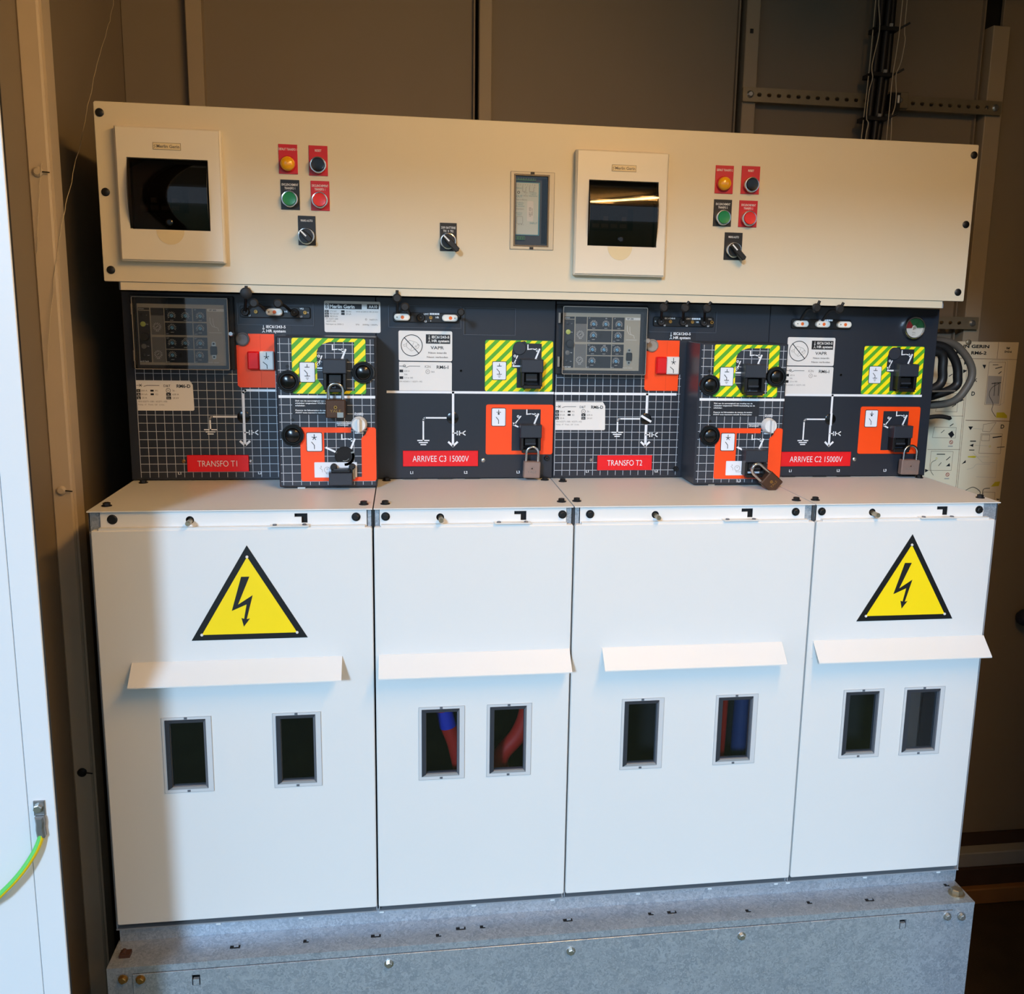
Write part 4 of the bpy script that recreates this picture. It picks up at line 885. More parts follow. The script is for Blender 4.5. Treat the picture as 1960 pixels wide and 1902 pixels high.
def vapr(x0, z0, label):
    m = MB(); x1, z1 = x0 + .1045, z0 + .0585; y = YD - .0012; q = y - .0003
    m.prism(rrect(x0, x1, z0, z1, .003, 3), y, YD - .0006, 'label_paper')
    cx, cz = x0 + .0255, z0 + .0300; m.ring(cx, cz, .0198, .0212, q, 'ink_black', 36); m.line([(cx - .0145, cz + .0150), (cx + .0140, cz - .0155)], .0016, q, 'ink_black')
    m.line([(cx - .016, cz + .001), (cx - .010, cz + .003), (cx - .010, cz - .001), (cx - .015, cz - .002)], .0005, q, 'ink_grey', True); m.line([(cx - .010, cz + .004), (cx - .004, cz + .010), (cx + .009, cz + .006), (cx + .015, cz), (cx + .012, cz - .005), (cx - .001, cz - .011), (cx - .010, cz - .003)], .0005, q, 'ink_grey', True); m.line([(cx + .004, cz + .006), (cx - .002, cz - .009)], .0005, q, 'ink_grey'); m.ring(cx + .008, cz - .002, .0012, .0018, q, 'ink_grey', 12); m.ring(cx + .012, cz + .001, .0008, .0014, q, 'ink_grey', 10)
    m.rect(x0 + .053, x1 - .004, z1 - .0245, z1 - .0065, q, 'ink_black'); m.text('IEC61243-5', x0 + .0815, z1 - .0115, .0050, q - .0003, 'label_paper', w=.034, bold=.0002); m.text('HR system', x0 + .0815, z1 - .0190, .0050, q - .0003, 'label_paper', w=.034, bold=.0002)
    xs = x0 + .0595; m.line([(xs, z1 - .0085), (xs, z1 - .0200)], .0009, q - .0003, 'label_paper'); m.disc(xs, z1 - .0140, .0016, q - .0003, 'label_paper', 12); m.line([(xs - .002, z1 - .0220), (xs, z1 - .0190), (xs + .002, z1 - .0220)], .0009, q - .0003, 'label_paper')
    m.text('VAPR', x0 + .0750, z0 + .0262, .0060, q, 'ink_black', w=.026, bold=.0001); m.text('Néon interdit', x0 + .0755, z0 + .0162, .0034, q, 'ink_grey', w=.036, bold=.0001); m.text('Neon verboden', x0 + .0755, z0 + .0078, .0034, q, 'ink_grey', w=.041, bold=.0001)
    return one(m, 'caution_label', label, 'label', 'VAPR caution labels')
vapr(OX2 + .0440, 1.6185, 'white VAPR label with crossed-out neon lamp on the C3 panel')
vapr(OX4 + .0430, 1.6185, 'white VAPR label with crossed-out neon lamp on the C2 panel')
m = MB(); x0, x1, z0, z1 = .3610, .4675, 1.6715, 1.7310; y = YD - .0012; q = y - .0003
m.prism(rrect(x0, x1, z0, z1, .003, 3), y, YD - .0006, 'label_paper'); m.rect(x0 + .009, x0 + .071, z1 - .0150, z1 - .0050, q, 'ink_black'); m.text('Merlin Gerin', x0 + .034, z1 - .0102, .0066, q - .0003, 'label_paper', w=.047, bold=.0003)
m.rect(x0 + .081, x1 - .003, z1 - .0140, z1 - .0050, q, 'ink_black'); m.text('AA10', x0 + .0925, z1 - .0095, .0056, q - .0003, 'label_paper', w=.016, bold=.0002); m.ring(x0 + .0045, z1 - .0072, .0010, .0022, q, 'ink_black', 12); m.ring(x0 + .0045, z1 - .0122, .0010, .0022, q, 'ink_black', 12)
for i, t in enumerate(('17.5 kV', '95/125 kV', '38/50 kV')):
    zz = z1 - .0195 - i * .0048; m.rect(x0 + .001, x0 + .0085, zz - .0020, zz + .0020, q, 'ink_black'); m.text(('Ur', 'Up', 'Ud')[i], x0 + .0045, zz, .0026, q - .0002, 'label_paper'); m.text(t, x0 + .010, zz, .0030, q, 'ink_grey', align='LEFT')
for i, t in enumerate(('50 Hz', '20 kA')):
    zz = z1 - .0195 - i * .0048; m.rect(x0 + .032, x0 + .0385, zz - .0020, zz + .0020, q, 'ink_black'); m.text(t, x0 + .0405, zz, .0030, q, 'ink_grey', align='LEFT')
m.text('VOS 61243-5 VR-25 KV', x0 + .081, z1 - .0195, .0026, q, 'ink_grey', w=.042); m.text('EN 62271-200', x0 + .0025, z1 - .0340, .0028, q, 'ink_grey', align='LEFT'); m.text('62271-105', x0 + .0040, z1 - .0385, .0028, q, 'ink_grey', align='LEFT'); m.text('Fabriqué en 2005-2', x0 + .0025, z1 - .0440, .0026, q, 'ink_grey', align='LEFT', w=.033); m.text('SF6    2000g / 20kPa', x0 + .080, z1 - .0440, .0026, q, 'ink_grey', w=.042)
m.ring(x0 + .079, z1 - .0340, .0012, .0018, q, 'ink_grey', 10); m.text('74477171', x0 + .093, z1 - .0345, .0028, q, 'ink_grey')
one(m, 'rating_label', 'white maker label reading Merlin Gerin AA10 above the T1 mechanism cover', 'label', 'printed rating labels')

# ------------------------------------------------------------------ voltage indicators
def v_indicator(x0, x1, z0, z1, items, caps, label, marks, blocks=None):
    V = thing('voltage_indicator', label, 'voltage indicator', ((x0 + x1) / 2, YD, z0), 'voltage indicator strips')
    m = MB(); m.prism(rrect(x0, x1, z0, z1, .003, 2), YD - .0045, YD - .0004, 'black', ch=.0008); m.build('body', V)
    y = YD - .0045; zc = (z0 + z1) / 2
    for k, x in items:
        m = MB()
        if k == 's': m.lathe((x, y, zc), [(.0078, 0), (.0078, -.004), (.0066, -.0055), (.0045, -.0052), (.0042, -.003), (0, -.003)], 'rubber', 'y', 20); m.disc(x, zc, .0011, y - .0056, 'bezel_grey', 8); m.build('socket', V)
        elif k == 'r': m.lathe((x, y, zc), [(.0034, 0), (.0034, -.0024), (.0020, -.0024), (.0018, -.0004)], 'brass', 'y', 16); m.build('test_point', V)
        else:
            m.prism(rrect(x - .0152, x + .0152, zc - .0065, zc + .0065, .0063, 5), y - .0090, y, 'lamp_white', ch=.0018); b = m.build('neon_lamp', V)
            u = -1 if k == 'l' else 1
            m = MB(); m.disc(x + (.0008 if k == 'l' else .0010), zc, .0034, y - .0092, 'lamp_orange', 16); m.build('glow_spot', b)
            m = MB(); m.lathe((x + u * .0095, y - .0090, zc), [(.0032, 0), (.0032, -.0006), (.0012, -.0006), (.0012, 0)], 'lamp_white', 'y', 14, False); m.disc(x + u * .0095, zc, .0011, y - .0093, 'ink_black', 10); m.build('lamp_pin', b)
    for c in caps:
        m = MB(); (cx, cy, cz), r, strap = c
        m.lathe((cx, cy, cz), [(r * .8, .004), (r, .002), (r, -.003), (r * .7, -.005), (0, -.005)], 'rubber', 'y', 18)
        m.tube(spline(strap, 5), .0028, 'rubber', 8); m.build('dust_cap', V)
    m = MB()
    for t, x, z, h in marks: m.text(t, x, z, h, y - .0004, 'ink_white', bold=.0001)
    if blocks:
        for i in range(4): m.rect(blocks[0] + i * .0048, blocks[0] + i * .0048 + .0042, blocks[1] - .0017, blocks[1] + .0017, y - .0004, 'ink_white')
    for x in (x0 + .004, x1 - .004): m.disc(x, zc, .0016, y - .0004, 'ink_lightgrey', 10)
    m.build('markings', V)
    return V
v_indicator(.2050, .3350, 1.6970, 1.7185, [('s', .2150), ('r', .2345), ('l', .2690), ('s', .3060), ('r', .3255)],
    [((0.2278, 0.215, 1.7414), 0.0105, [(0.2150, .277, 1.7085), (0.2214, .250, 1.7310), (0.2278, 0.218, 1.7414), (0.2285, 0.214, 1.7545)]), ((0.2411, 0.215, 1.7240), 0.0085, [(0.2530, .277, 1.7100), (0.2470, .250, 1.7200), (0.2411, 0.218, 1.7240)]), ((0.2838, 0.215, 1.7240), 0.0085, [(0.2990, .277, 1.7100), (0.2914, .250, 1.7200), (0.2838, 0.218, 1.7240)])],
    'voltage indicator with one white lamp on the leftmost panel', [('L1', .2230, 1.7005, .003), ('L3', .3180, 1.7003, .003), ('HR', .2900, 1.7090, .0035), ('VR2', .3195, 1.7150, .003)])
v_indicator(OX2 + .0340, OX2 + .1615, 1.6935, 1.7120, [('l', OX2 + .0510), ('s', OX2 + .0870), ('r', OX2 + .1065), ('w', OX2 + .1435)],
    [((0.5001, 0.215, 1.7385), 0.0085, [(0.5000, .277, 1.7100), (0.5000, .250, 1.7345), (0.5001, 0.218, 1.7385), (0.5003, 0.214, 1.7530)]), ((0.5145, 0.215, 1.7225), 0.0085, [(0.5240, .277, 1.7080), (0.5192, .250, 1.7185), (0.5145, 0.218, 1.7225)]), ((0.6190, 0.215, 1.7150), 0.0072, [(0.6210, .277, 1.7030), (0.6200, .250, 1.7110), (0.6190, 0.218, 1.7150)])],
    'voltage indicator with two white lamps on the C3 panel', [('LIMIT', OX2 + .0980, 1.7095, .003), ('L2', OX2 + .0965, 1.6955, .003), ('HR', OX2 + .1190, 1.7035, .0035), ('+', OX2 + .1065, 1.6965, .003)], (OX2 + .1045, 1.7100))
v_indicator(OX3 + .2080, OX3 + .3350, 1.6945, 1.7135, [('s', OX3 + .2230), ('r', OX3 + .2430), ('s', OX3 + .2690), ('r', OX3 + .2890), ('s', OX3 + .3130), ('r', OX3 + .3330 - .003)],
    [((1.0135, 0.215, 1.7315), 0.0085, [(1.0260, .277, 1.7080), (1.0198, .250, 1.7275), (1.0135, 0.218, 1.7315), (1.0205, 0.214, 1.7445)]), ((1.0565, 0.215, 1.7315), 0.0085, [(1.0720, .277, 1.7080), (1.0642, .250, 1.7275), (1.0565, 0.218, 1.7315), (1.0640, 0.214, 1.7445)]), ((1.1010, 0.215, 1.7315), 0.0085, [(1.1160, .277, 1.7080), (1.1085, .250, 1.7275), (1.1010, 0.218, 1.7315), (1.1085, 0.214, 1.7445)])],
    'voltage indicator without lamps, right of the T2 relay', [('IEC 61243-5', OX3 + .2420, 1.7105, .003), ('LIMIT', OX3 + .2810, 1.7105, .003), ('L1', OX3 + .2320, 1.6965, .003), ('L2', OX3 + .2780, 1.6965, .003), ('HR', OX3 + .3000, 1.7040, .0032), ('L3', OX3 + .3230, 1.6965, .003), ('VR2', OX3 + .3260, 1.7105, .003)], (OX3 + .2875, 1.7105))
v_indicator(OX4 + .0480, OX4 + .1780, 1.6950, 1.7145, [('l', OX4 + .0665), ('l', OX4 + .1135), ('l', OX4 + .1605)],
    [((1.3270, 0.215, 1.7375), 0.0090, [(1.3200, .277, 1.7090), (1.3235, .250, 1.7335), (1.3270, 0.218, 1.7375), (1.3330, 0.214, 1.7515)]), ((1.3765, 0.215, 1.7360), 0.0090, [(1.3680, .277, 1.7090), (1.3723, .250, 1.7320), (1.3765, 0.218, 1.7360), (1.3835, 0.214, 1.7490)])],
    'voltage indicator with three white lamps on the C2 panel', [('LIMIT', OX4 + .1100, 1.7125, .0024)], (OX4 + .1180, 1.7128))

# ------------------------------------------------------------------ protection relays
def relay(xo, zo, label, led, dark):
    R_ = thing('protection_relay', label, 'relay', (xo + .0935, YD, zo), 'protection relays under clear covers')
    X = lambda zx: xo + (zx - 60) / 9340.0; Z = lambda zy: zo + (1450 - zy) / 10100.0
    yb = YD - .010
    m = MB(); m.prism(rrect(X(60), X(1800), Z(1450), Z(60), .002, 2), yb, YD - .0005, 'relay_black', ch=.001); m.build('housing', R_)
    yf = yb - .0030
    m = MB(); m.prism([(X(190), Z(1370)), (X(1650), Z(1370)), (X(1650), Z(225)), (X(190), Z(225))], yf, yb - .0001, 'relay_face'); F = m.build('faceplate', R_)
    q = yf - .0003; q2 = yf - .0006; q3 = yf - .0009
    m = MB()
    m.rect(X(205), X(395), Z(1320), Z(300), q, 'relay_black'); m.rect(X(415), X(630), Z(440), Z(300), q, 'relay_black'); m.rect(X(415), X(630), Z(800), Z(440), q, 'relay_grey'); m.rect(X(415), X(630), Z(1320), Z(845), q, 'relay_grey')
    for a, b in ((645, 1105), (1120, 1345)):
        for c, e in ((545, 300), (800, 570), (1060, 840), (1320, 1080)): m.rect(X(a), X(b), Z(c), Z(e), q, 'relay_black')
    m.rect(X(1365), X(1645), Z(350), Z(300), q, 'label_paper'); m.text('VIP 300', X(1450), Z(325), .0030, q2, 'ink_black', w=.014, bold=.0001)
    m.text('phase', X(260), Z(320), .0026, q2, 'ink_white', w=.010); m.rect(X(215), X(395), Z(358), Z(345), q2, 'relay_face'); m.text('earth fault', X(270), Z(1300), .0026, q2, 'ink_white', w=.016, bold=.0001)
    for zy, t in ((440, '>'), (605, 'trip'), (1015, 'trip'), (1190, 'Io>')): m.text(t, X(345), Z(zy), .0020, q2, 'ink_white')
    for a, c, t in ((680, 322, 'I>'), (995, 325, 'I/Is'), (1160, 322, 't>'), (680, 778, 'I>>'), (1160, 778, 't>>'), (680, 858, 'Io>'), (975, 862, 'Io/Is'), (1150, 858, 'to>'), (665, 1303, 'Io>>'), (1135, 1303, 'to>>')): m.text(t, X(a), Z(c), .0022, q2, 'ink_white')
    m.line([(X(1400), Z(460)), (X(1405), Z(560)), (X(1440), Z(630)), (X(1530), Z(655)), (X(1545), Z(715))], .0008, q, 'label_paper'); m.line([(X(1450), Z(480)), (X(1455), Z(580)), (X(1480), Z(645))], .0008, q, 'label_paper'); m.rect(X(1380), X(1590), Z(750), Z(743), q, 'label_paper')
    m.text('Merlin Gerin', X(1430), Z(1310), .0022, q2, 'label_paper', w=.020)
    m.build('printed_face', F)
    k = 'relay_blue'
    for zx, zy, kind in ((760, 440, 'b'), (990, 440, 'b'), (1240, 440, 'b'), (760, 665, 'b'), (1230, 670, 'b'), (750, 950, 'b'), (970, 950, 'b'), (1220, 950, 'b'), (745, 1180, 'b'), (1205, 1180, 'b'), (510, 650, 'w'), (508, 1165, 'w')):
        m = MB(); cx, cz = X(zx), Z(zy); mt = 'relay_blue' if kind == 'b' else 'label_paper'
        m.lathe((cx, yf, cz), [(.0032, -.0003), (.0030, -.0016), (0, -.0018)], 'relay_blue' if kind == 'b' else 'relay_grey', 'y', 14, False)
        m.line([(cx - .0020, cz - .0016), (cx + .0020, cz + .0016)], .0007, yf - .0022, 'label_paper' if kind == 'w' else 'relay_black')
        for a in (range(-30, 211, 24) if kind == 'b' else range(0, 360, 26)):
            t = math.radians(a); m.line([(cx + .0046 * math.cos(t), cz + .0046 * math.sin(t)), (cx + .0074 * math.cos(t), cz + .0074 * math.sin(t))], .0007, q2, 'label_paper')
        m.rect(cx - .0030, cx + .0030, cz - .0086, cz - .0080, q2, 'label_paper'); m.build('setting_dial', F)
    for zx, zy in ((900, 670), (880, 1180)):
        m = MB(); m.box(X(zx) - .0024, X(zx) + .0024, yf - .0012, yf, Z(zy) - .0042, Z(zy) + .0042, 'black'); m.build('slide_switch', F)
    for zx, zy, mt, r in ((280, 605, 'relay_led', .0048), (275, 1020, 'relay_grey', .0046), (270, 435, 'relay_black', .003), (268, 1185, 'relay_black', .003)):
        m = MB(); m.lathe((X(zx), yf, Z(zy)), [(r, -.0003), (r, -.0012), (r * .6, -.0018), (0, -.0020)], mt, 'y', 18); m.build('signal_lamp', F)
    m = MB(); m.lathe((X(310), yf, Z(835)), [(.0080, 0), (.0080, -.008), (.0068, -.010), (0, -.0105)], 'rubber', 'y', 22); m.build('reset_button', F)
    m = MB(); cx = X(1450); m.prism(rrect(cx - .0036, cx + .0036, Z(1245), Z(915), .003, 3), yf - .0020, yf, 'steel_bright'); m.prism(rrect(cx - .0058, cx + .0058, Z(1165), Z(1000), .002, 2), yf - .0050, yf - .0005, 'black', ch=.0008)
    for zy in (955, 1205): m.disc(cx, Z(zy), .0020, yf - .0024, 'ink_black', 12)
    m.build('data_socket', F)
    # hinged clear cover
    y0, y1 = yb - .022, yb; a, b, c, e = X(150), X(1740), Z(1440), Z(95); t = .0014
    m = MB(); m.box(a, b, y0, y0 + t, c, e, 'clear_plastic'); cov = m.build('clear_cover', R_)
    m = MB(); m.box(a, a + t, y0 + t, y1, c, e, 'clear_plastic'); m.box(b - t, b, y0 + t, y1, c, e, 'clear_plastic'); m.box(a + t, b - t, y0 + t, y1, c, c + t, 'clear_plastic'); m.box(a + t, b - t, y0 + t, y1, e - t, e, 'clear_plastic'); m.build('cover_walls', cov)
    m = MB()
    for yy in (y0, y1 - .0006):
        lo = rrect(a, b, c, e, .003, 3); m.prism(lo, yy - .0004, yy + .0006, 'cover_edge', holes=[inset(lo, .0011)])
    m.build('highlight_rim', cov)  # pale rims stand in for highlights along the clear cover's edges
    for zy in (330, 1200):
        m = MB(); m.lathe((a - .004, y1 - .004, Z(zy) - .010), [(.0026, 0), (.0026, .020)], 'cover_edge', 'z', 12); m.build('hinge', cov)
    m = MB(); m.lathe((b + .0035, y0 + .008, Z(755)), [(.0050, .008), (.0050, -.006), (.0036, -.008), (0, -.008)], 'chrome' if dark else 'cover_edge', 'y', 18); m.build('cover_screw', cov)
relay(.0080, 1.5975, 'protection relay behind a clear cover at the left end, in shade', 0, True)
relay(OX3 + .0088, 1.5965, 'protection relay behind a clear cover above the T2 grid, with lit yellow spot', 1, False)

# ------------------------------------------------------------------ padlocks
def padlock(x, y, zt, w, h, rot, mt, label, sh, tilt=0.0):
    """zt = top of body at its centre; sh = shackle height"""
    P = thing('padlock', label, 'padlock', (x, y, zt), 'padlocks on the lock shutters')
    d = .014
    m = MB(); m.prism(rrect(x - w / 2, x + w / 2, zt - h, zt, .0025, 3), y - d / 2, y + d / 2, mt, ch=.0018); m.build('body', P)
    m = MB(); r = w * .36; k = [(x - r, y, zt - .002)] + [(x - r * math.cos(t), y, zt + sh - r + r * math.sin(t)) for t in [math.pi * i / 12 for i in range(13)]] + [(x + r, y, zt - .002)]
    m.tube(k, .0029, 'chrome', 12); m.build('shackle', P)
    m = MB(); m.lathe((x, y - d / 2, zt - h * .42), [(.0032, 0), (.0032, -.0006), (.0014, -.0006), (.0012, 0)], 'brass' if mt == 'lock_bronze' else mt, 'y', 14); m.text('YALE' if mt == 'lock_bronze' else 'YALE', x, zt - h * .62, h * .15, y - d / 2 - .0002, 'brass' if mt == 'lock_bronze' else 'ink_grey', w=w * .55); m.build('stamped_mark', P)
    P.rotation_euler = (tilt, rot, 0)
    return P
p1 = padlock(.3875, .166, 1.5535, .036, .034, 0, 'lock_bronze', 'dark bronze padlock hanging straight on the T1 mechanism cover', .029)
m = MB(); m.box(.3905, .4015, .1575, .1592, 1.5205, 1.5300, 'steel_bright'); m.build('sticker', p1)
padlock(OX2 + .3085, .262, 1.4215, .034, .034, .03, 'lock_dull', 'dull bronze padlock on the lower shutter of the C3 panel', .029)
padlock(OX4 + .3270, .262, 1.4225, .041, .032, .02, 'lock_dull', 'dull bronze padlock on the lower shutter at the right end', .030)
padlock(1.2142, .145, 1.4088, .032, .036, -math.radians(50), 'lock_bronze', 'dark padlock lying tilted against the T2 mechanism cover', .034, 0.12)

# ------------------------------------------------------------------ gas pressure gauge
G = thing('pressure_gauge', 'small round gas pressure gauge with green and red sectors', 'gauge', (OX4 + .3175, YD, 1.678))
gx, gz = OX4 + .3175, 1.7010
m = MB(); m.lathe((gx, YD, gz), [(.0235, 0), (.0235, -.012), (.0222, -.014), (.0205, -.014), (.0200, -.010)], 'chrome', 'y', 36, caps=False); m.build('bezel', G)
m = MB(); q = YD - .0085; m.disc(gx, gz, .0202, q, 'label_paper', 36)
sec = lambda a0, a1, r0, r1: [(gx + r1 * math.cos(math.radians(a0 + (a1 - a0) * i / 12)), gz + r1 * math.sin(math.radians(a0 + (a1 - a0) * i / 12))) for i in range(13)] + [(gx + r0 * math.cos(math.radians(a1 - (a1 - a0) * i / 12)), gz + r0 * math.sin(math.radians(a1 - (a1 - a0) * i / 12))) for i in range(13)]
m.flat(sec(0, 128, .005, .0200), q - .0003, 'gauge_green'); m.flat(sec(128, 185, .005, .0200), q - .0003, 'gauge_red'); m.text('P/Pm', gx, gz - .010, .0026, q - .0003, 'ink_grey'); m.text('20°C', gx, gz - .0145, .0024, q - .0003, 'ink_grey'); m.line([(gx - .016, gz - .001), (gx - .006, gz - .001)], .0006, q - .0003, 'ink_grey'); m.line([(gx + .006, gz - .001), (gx + .016, gz - .001)], .0006, q - .0003, 'ink_grey'); m.build('dial', G)
m = MB(); m.line([(gx - .003, gz - .004), (gx + .008, gz + .012)], .0011, q - .0012, 'ink_black'); m.lathe((gx, q, gz), [(.0030, 0), (.0030, -.0022), (0, -.0024)], 'relay_face', 'y', 14); m.build('needle', G)
m = MB(); m.cyl(gx, gz, .0202, YD - .0125, YD - .0118, 'clear_plastic', 32); m.build('glass', G)

# ------------------------------------------------------------------ wall fittings, cables and small things around
def strut(x0, x1, z0, z1, y, pitch, label, joint=None):
    S = thing('perforated_rail', label, 'rail', ((x0 + x1) / 2, y, z0), 'perforated steel rails on the back wall')
    zc = (z0 + z1) / 2; n = int((x1 - x0 - .02) / pitch); hs = []
    for i in range(n + 1):
        cx = x0 + .042 + i * pitch
        if cx > x1 - .035: break
        hs.append(rrect(cx - .0058, cx + .0058, zc - .0046, zc + .0046, .0044, 3))
    m = MB(); m.prism(rrect(x0, x1, z0, z1, .002, 2), y, y + .003, 'strut_steel', holes=hs); m.box(x0, x1, y + .003, y + .010, z0, z0 + .003, 'strut_steel'); m.box(x0, x1, y + .003, y + .010, z1 - .003, z1, 'strut_steel'); m.build('rail', S)
    for x in (x0 + .018, x1 - .018) + ((joint,) if joint else ()):
        m = MB(); m.lathe((x, y, zc), [(.0085, 0), (.0085, -.003), (.005, -.006), (0, -.006)], 'steel_bright', 'y', 16); m.build('bolt', S)
    return S
strut(1.338, 2.028, 2.2345, 2.2680, .755, .0253, 'long perforated steel rail across the top right of the back wall')
strut(1.700, 2.025, 1.6925, 1.7245, .755, .0253, 'short perforated rail just above the hanging instruction poster')
m = MB(); m.box(1.716, 1.765, .742, .7545, 2.236, 2.274, 'strut_steel', ch=.001); m.lathe((1.742, .742, 2.254), [(.0065, 0), (.0065, -.003), (.004, -.005), (0, -.005)], 'steel_bright', 'y', 14); one(m, 'rail_bracket', 'square steel bracket bolted on the perforated rail beside the cables', 'bracket')

# vertical cable riser at the top right
T_ = thing('cable_riser', 'bundle of black cables running up the wall at the top right', 'cable bundle', (1.672, .72, 2.06))
for k, (x, dy, r) in enumerate(((1.6585, 0, .0095), (1.6740, .004, .0090), (1.6885, .002, .0085), (1.6700, -.016, .0075))):
    m = MB(); m.tube(spline([(x - .010, .725 + dy, 1.98), (x - .008, .722 + dy, 2.12), (x + .004 * math.sin(k), .722 + dy, 2.30), (x + .006, .722 + dy, 2.48), (x + .008, .722 + dy, 2.59)], 6), r, 'cable_black', 10); m.build('cable', T_)
for z, x in ((2.405, .006), (2.300, 0), (2.198, -.006)):
    m = MB(); m.box(1.640 + x, 1.694 + x, .694, .745, z - .004, z + .006, 'cable_black', ch=.001); m.tube([(1.690 + x, .698, z - .002), (1.704 + x, .690, z + .006), (1.716 + x, .684, z + .013)], .0026, 'cable_black', 6); m.tube([(1.640 + x, .700, z), (1.628 + x, .694, z - .002)], .003, 'cable_black', 6); m.box(1.668 + x, 1.676 + x, .690, .6945, z + .004, z + .011, 'cable_tie'); m.build('clip', T_)
m = MB(); m.box(1.700, 1.722, .700, .750, 2.222, 2.262, 'cable_black'); m.box(1.7135, 1.7185, .698, .701, 2.238, 2.256, 'knob_white'); m.build('junction_clip', T_)
WP = [([(1.638, .70, 2.59), (1.637, .70, 2.45), (1.634, .70, 2.30), (1.628, .70, 2.155), (1.626, .70, 2.05)], 'straight pale thin wire left of the black cable bundle'),
      ([(1.642, .69, 2.59), (1.640, .69, 2.47), (1.648, .69, 2.40), (1.636, .69, 2.32), (1.640, .69, 2.29), (1.634, .69, 2.26), (1.632, .69, 2.20), (1.638, .69, 2.185), (1.634, .69, 2.15), (1.633, .69, 2.05)], 'wavy pale thin wire left of the black cable bundle'),
      ([(1.702, .69, 2.59), (1.700, .69, 2.42), (1.696, .69, 2.35), (1.691, .69, 2.29), (1.690, .69, 2.22), (1.686, .69, 2.05)], 'straight pale thin wire right of the black cable bundle'),
      ([(1.715, .69, 2.59), (1.712, .69, 2.415), (1.716, .69, 2.38), (1.710, .69, 2.33), (1.700, .69, 2.30), (1.704, .69, 2.26), (1.704, .69, 2.23), (1.698, .69, 2.20), (1.700, .69, 2.16), (1.699, .69, 2.05)], 'wavy pale thin wire right of the black cable bundle')]
for pts, lb in WP:
    m = MB(); m.tube(spline(pts, 6), .0013, 'thin_wire', 6); one(m, 'thin_wire', lb, 'wire', 'pale wires beside the cable bundle')

# instruction poster hanging on the right-hand post
PO = thing('instruction_poster', 'cream instruction poster with switching diagrams on the wall at right', 'poster', (1.99, .752, 1.20))
yq = .752; q = yq - .0012
m = MB(); m.prism([(1.8625, 1.6602), (1.9068, 1.2137), (2.1400, 1.2143), (2.1459, 1.6605)], yq - .0008, yq, 'poster_paper'); m.build('sheet', PO)
m = MB(); K = 'poster_brown'; w = .0010
def L(pts, mt=K, ww=w, closed=False): m.line(pts, ww, q, mt, closed)
L([(1.8787, 1.6166), (2.1469, 1.6144)]); L([(2.0865, 1.6596), (2.0869, 1.6165)]); L([(2.0068, 1.6127), (2.0097, 1.2625)]); L([(2.0022, 1.6126), (2.0049, 1.2640)]); L([(2.0140, 1.4497), (2.1469, 1.4473)], ww=.0016)
L([(1.9094, 1.4607), (2.0051, 1.4611)]); L([(1.9110, 1.3698), (2.0058, 1.3697)])
m.text('MERLIN GERIN', *(2.0014, 1.6479), .0082, q - .0002, 'ink_black', w=.118, bold=.0004); m.text('RM6-1  RM6-2', *(2.0048, 1.6307), .0082, q - .0002, 'ink_black', w=.098, bold=.0004); m.text('Réf', *(2.1157, 1.6447), .0050, q - .0002, 'ink_black', bold=.0003); m.text('D+D-6', *(2.1168, 1.6350), .0050, q - .0002, 'ink_black', bold=.0003)
m.text('D', *(2.0274, 1.5220), .0105, q - .0002, 'ink_black', bold=.0004); m.text('D', *(2.1238, 1.4329), .0105, q - .0002, 'ink_black', bold=.0004); m.text('K', *(2.0310, 1.5585), .0090, q - .0002, 'ink_black', bold=.0003)
m.build('print', PO)
m = MB(); G2 = 'poster_grey'
m.flat([(2.0673, 1.4940), (2.1073, 1.4942), (2.1062, 1.5691), (2.0663, 1.5701)], q, G2)
for a in ([(2.0644, 1.4926), (2.1107, 1.4914), (2.1125, 1.6070), (2.0652, 1.6064)], [(1.9246, 1.4310), (1.9886, 1.4297), (1.9886, 1.4012), (1.9214, 1.4026)], [(1.9221, 1.3655), (1.9865, 1.3640), (1.9859, 1.3120), (1.9214, 1.3123)], [(1.9348, 1.5951), (1.9829, 1.5957), (1.9850, 1.5483), (1.9352, 1.5479)], [(1.9333, 1.5227), (1.9849, 1.5217), (1.9856, 1.4723), (1.9232, 1.4734)], [(2.0627, 1.4127), (2.1262, 1.4128), (2.1264, 1.3579), (2.0625, 1.3595)], [(2.0675, 1.4385), (2.0948, 1.4429), (2.1039, 1.4443), (2.0883, 1.4185), (2.0665, 1.4199)], [(2.0887, 1.2516), (2.1233, 1.2499), (2.1245, 1.2263), (2.0882, 1.2281)], [(2.0661, 1.4099), (2.0893, 1.4099), (2.0895, 1.3941), (2.0663, 1.3941)]):
    m.line(a, .0008, q - .0001, K, True)
for a in ([(2.0652, 1.6064), (2.0752, 1.6121), (2.1181, 1.6113), (2.1207, 1.4986), (2.1107, 1.4914)], [(2.0453, 1.3610), (2.0763, 1.3334), (2.1152, 1.3333)], [(2.0620, 1.2942), (2.1201, 1.2910), (2.1190, 1.3405)], [(2.0319, 1.3147), (2.0500, 1.3190), (2.0581, 1.3291), (2.1001, 1.3290)], [(2.0380, 1.4270), (2.0659, 1.4256)], [(2.0492, 1.3811), (2.0865, 1.3797)], [(2.0590, 1.3494), (2.0947, 1.3493)]):
    m.line(a, .0006, q - .0001, G2)
tag(m.build('diagram_lines', PO), kind='stuff')
m = MB(); Bk = 'ink_black'
